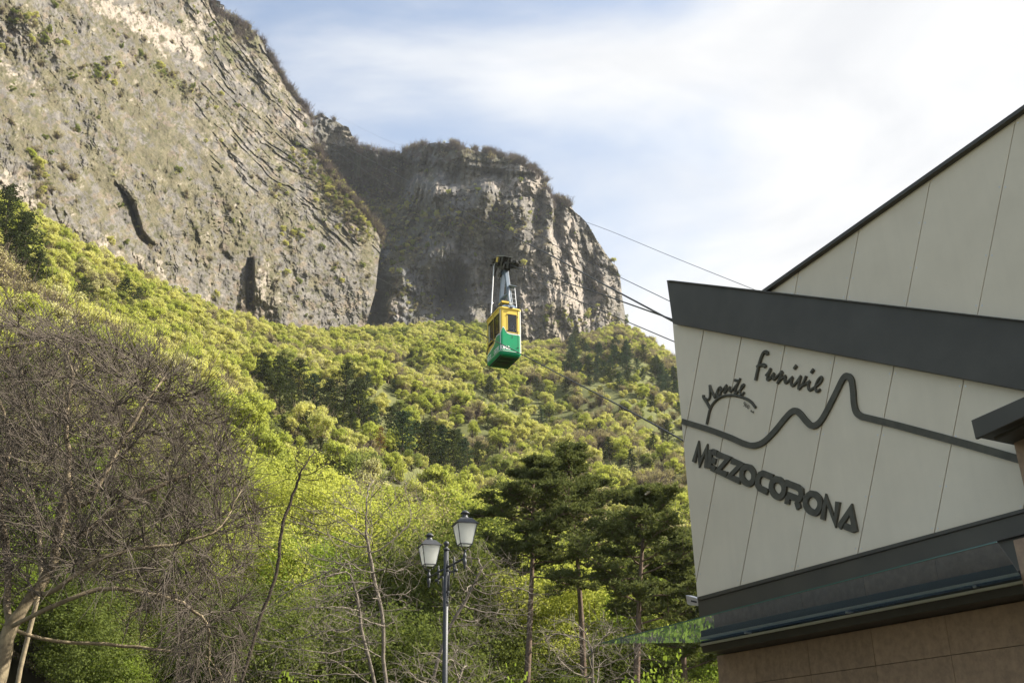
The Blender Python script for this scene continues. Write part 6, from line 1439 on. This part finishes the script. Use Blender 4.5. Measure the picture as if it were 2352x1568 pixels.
# grey pale bare trees beside the lamp
def pale(xb, R_, poly, n, label, seed, stem_px, tb_=0.008):
    t = atR(xb, 1500, R_); gz = float(terrain_z(np.array([t[0]]), np.array([t[1]]))[0]); o_ = np.array([t[0], t[1], gz]); a = px_pts(int(n*1.4), poly, R_-2.2, R_+2.2, rgB, o_); roots = [((0, 0, -0.3), -1)]
    p0 = 0
    for x, y in catmull(stem_px, 3):
        q = atR(x, y, R_)-o_
        if q[2] < 0.3: continue
        roots.append((q+rgB.normal(scale=0.05, size=3), p0)); p0 = len(roots)-1
    return bare_tree('bare_tree', label, o_, a, roots, 0.20, 0.30, 1.8, 90, tb_, 0.06, M_BARKP, M_BARKP, [(2, 0.6, 0.007, 0.1, 0.02, 2)], seed, k=5)
pale(730, 34, [(640, 1200), (740, 1130), (830, 1090), (920, 1080), (980, 1150), (1000, 1260), (950, 1400), (900, 1500), (720, 1500), (700, 1350)], 900, 'pale grey bare tree just left of the street lamp', 31, [(880, 1640), (885, 1540), (880, 1440), (862, 1340), (850, 1270)])
pale(850, 36, [(560, 1420), (640, 1330), (760, 1290), (840, 1330), (860, 1450), (840, 1568), (600, 1568)], 600, 'low pale bare tree at the bottom left of the lamp', 32, [(860, 1640), (855, 1540), (830, 1440), (815, 1340), (800, 1260)])
pale(1080, 37, [(1030, 1250), (1110, 1240), (1200, 1300), (1240, 1380), (1230, 1450), (1120, 1480), (1040, 1520), (1000, 1420)], 620, 'pale bare tree with drooping boughs right of the lamp post', 33, [(985, 1640), (1000, 1540), (1030, 1440), (1080, 1360)])
pale(1330, 33, [(1220, 1460), (1290, 1400), (1400, 1410), (1500, 1450), (1480, 1568), (1230, 1568)], 420, 'small pale bare tree in front of the pine trunks', 34, [(1370, 1640), (1365, 1580), (1360, 1500)])
pale(1000, 30, [(900, 1520), (1010, 1470), (1120, 1500), (1200, 1568), (900, 1600)], 260, 'low grey bare shrub at the foot of the lamp', 35, [(1050, 1660), (1050, 1600), (1060, 1540)])
# crooked dark trunk left of centre
RK = 30.0; tk_ = atR(530, 1700, RK); o_ = np.array([tk_[0], tk_[1], 0.0]); roots = [((0, 0, -0.3), -1)]; p0 = 0; marks = {}
for i, (x, y) in enumerate(catmull([(520, 1680), (558, 1560), (590, 1440), (625, 1350), (640, 1280), (650, 1200), (680, 1120), (692, 1080)], 4)):
    q = atR(x, y, RK)-o_
    if q[2] < 0.3: continue
    roots.append((q, p0)); p0 = len(roots)-1
att = np.concatenate([px_pts(190, [(655, 1110), (655, 1060), (690, 1010), (740, 1015), (770, 1060), (765, 1110), (700, 1120)], RK-0.9, RK+0.9, rgB, o_), px_pts(60, [(660, 1200), (720, 1130), (800, 1150), (780, 1230), (690, 1230)], RK-0.6, RK+0.6, rgB, o_)])
bare_tree('bare_tree', 'thin crooked dark bare tree leaning right before the green wood', o_, att, roots, 0.17, 0.24, 1.6, 60, 0.008, 0.095, M_BARKD, M_BARKD, [(1, 0.4, 0.008, 0.2, 0.02, 2)], 41, k=6, expo=2.0)

# ------------------------------------------------------------------ names that single things out
def settle_labels():
    from collections import defaultdict
    grp = defaultdict(list); bpy.context.view_layer.update()
    for o in bpy.data.objects:
        if o.parent is None and o.get('category') in ('tree', 'pine tree') and o.get('group'): grp[o['label']].append(o)
    names = {2: ['left', 'right'], 3: ['left', 'middle', 'right'], 4: ['leftmost', 'inner left', 'inner right', 'rightmost'], 5: ['leftmost', 'inner left', 'middle', 'inner right', 'rightmost'],
             6: ['leftmost', 'second', 'third', 'fourth', 'fifth', 'rightmost'], 7: ['leftmost', 'second', 'third', 'middle', 'fifth', 'sixth', 'rightmost'], 8: ['leftmost', 'second', 'third', 'fourth', 'fifth', 'sixth', 'seventh', 'rightmost']}
    for lb, os_ in grp.items():
        n = len(os_)
        if n < 2 or n > 12: continue
        if n > 8: names[n] = ['leftmost']+['second', 'third', 'fourth', 'fifth', 'sixth', 'seventh', 'eighth', 'ninth', 'tenth', 'eleventh'][:n-2]+['rightmost']
        os_.sort(key=lambda o: float(project(np.array(o.location))[0]))
        for o, w_ in zip(os_, names[n]): o['label'] = w_+' '+lb
settle_labels()
# ------------------------------------------------------------------ valley air
ztopmax = max(float(gA['G'][..., 2].max()), float(gC['G'][..., 2].max()))+25
mb = MB(); hz = [(-2600, -2600), (2600, -2600), (2600, 2600), (-2600, 2600)]
mb.prism([(x, y, -1.5) for x, y in hz], [(x, y, ztopmax) for x, y in hz])
mh = bpy.data.materials.new('valley_haze'); mh.use_nodes = True; t = mh.node_tree
t.nodes.remove(t.nodes['Principled BSDF']); vv = t.nodes.new('ShaderNodeVolumePrincipled'); vv.inputs['Color'].default_value = (0.86, 0.92, 1.0, 1); vv.inputs['Density'].default_value = HAZE_D; vv.inputs['Anisotropy'].default_value = 0.2
t.links.new(vv.outputs[0], t.nodes['Material Output'].inputs['Volume'])
hazeo = mb.build('haze', mh); hazeo['kind'] = 'stuff'
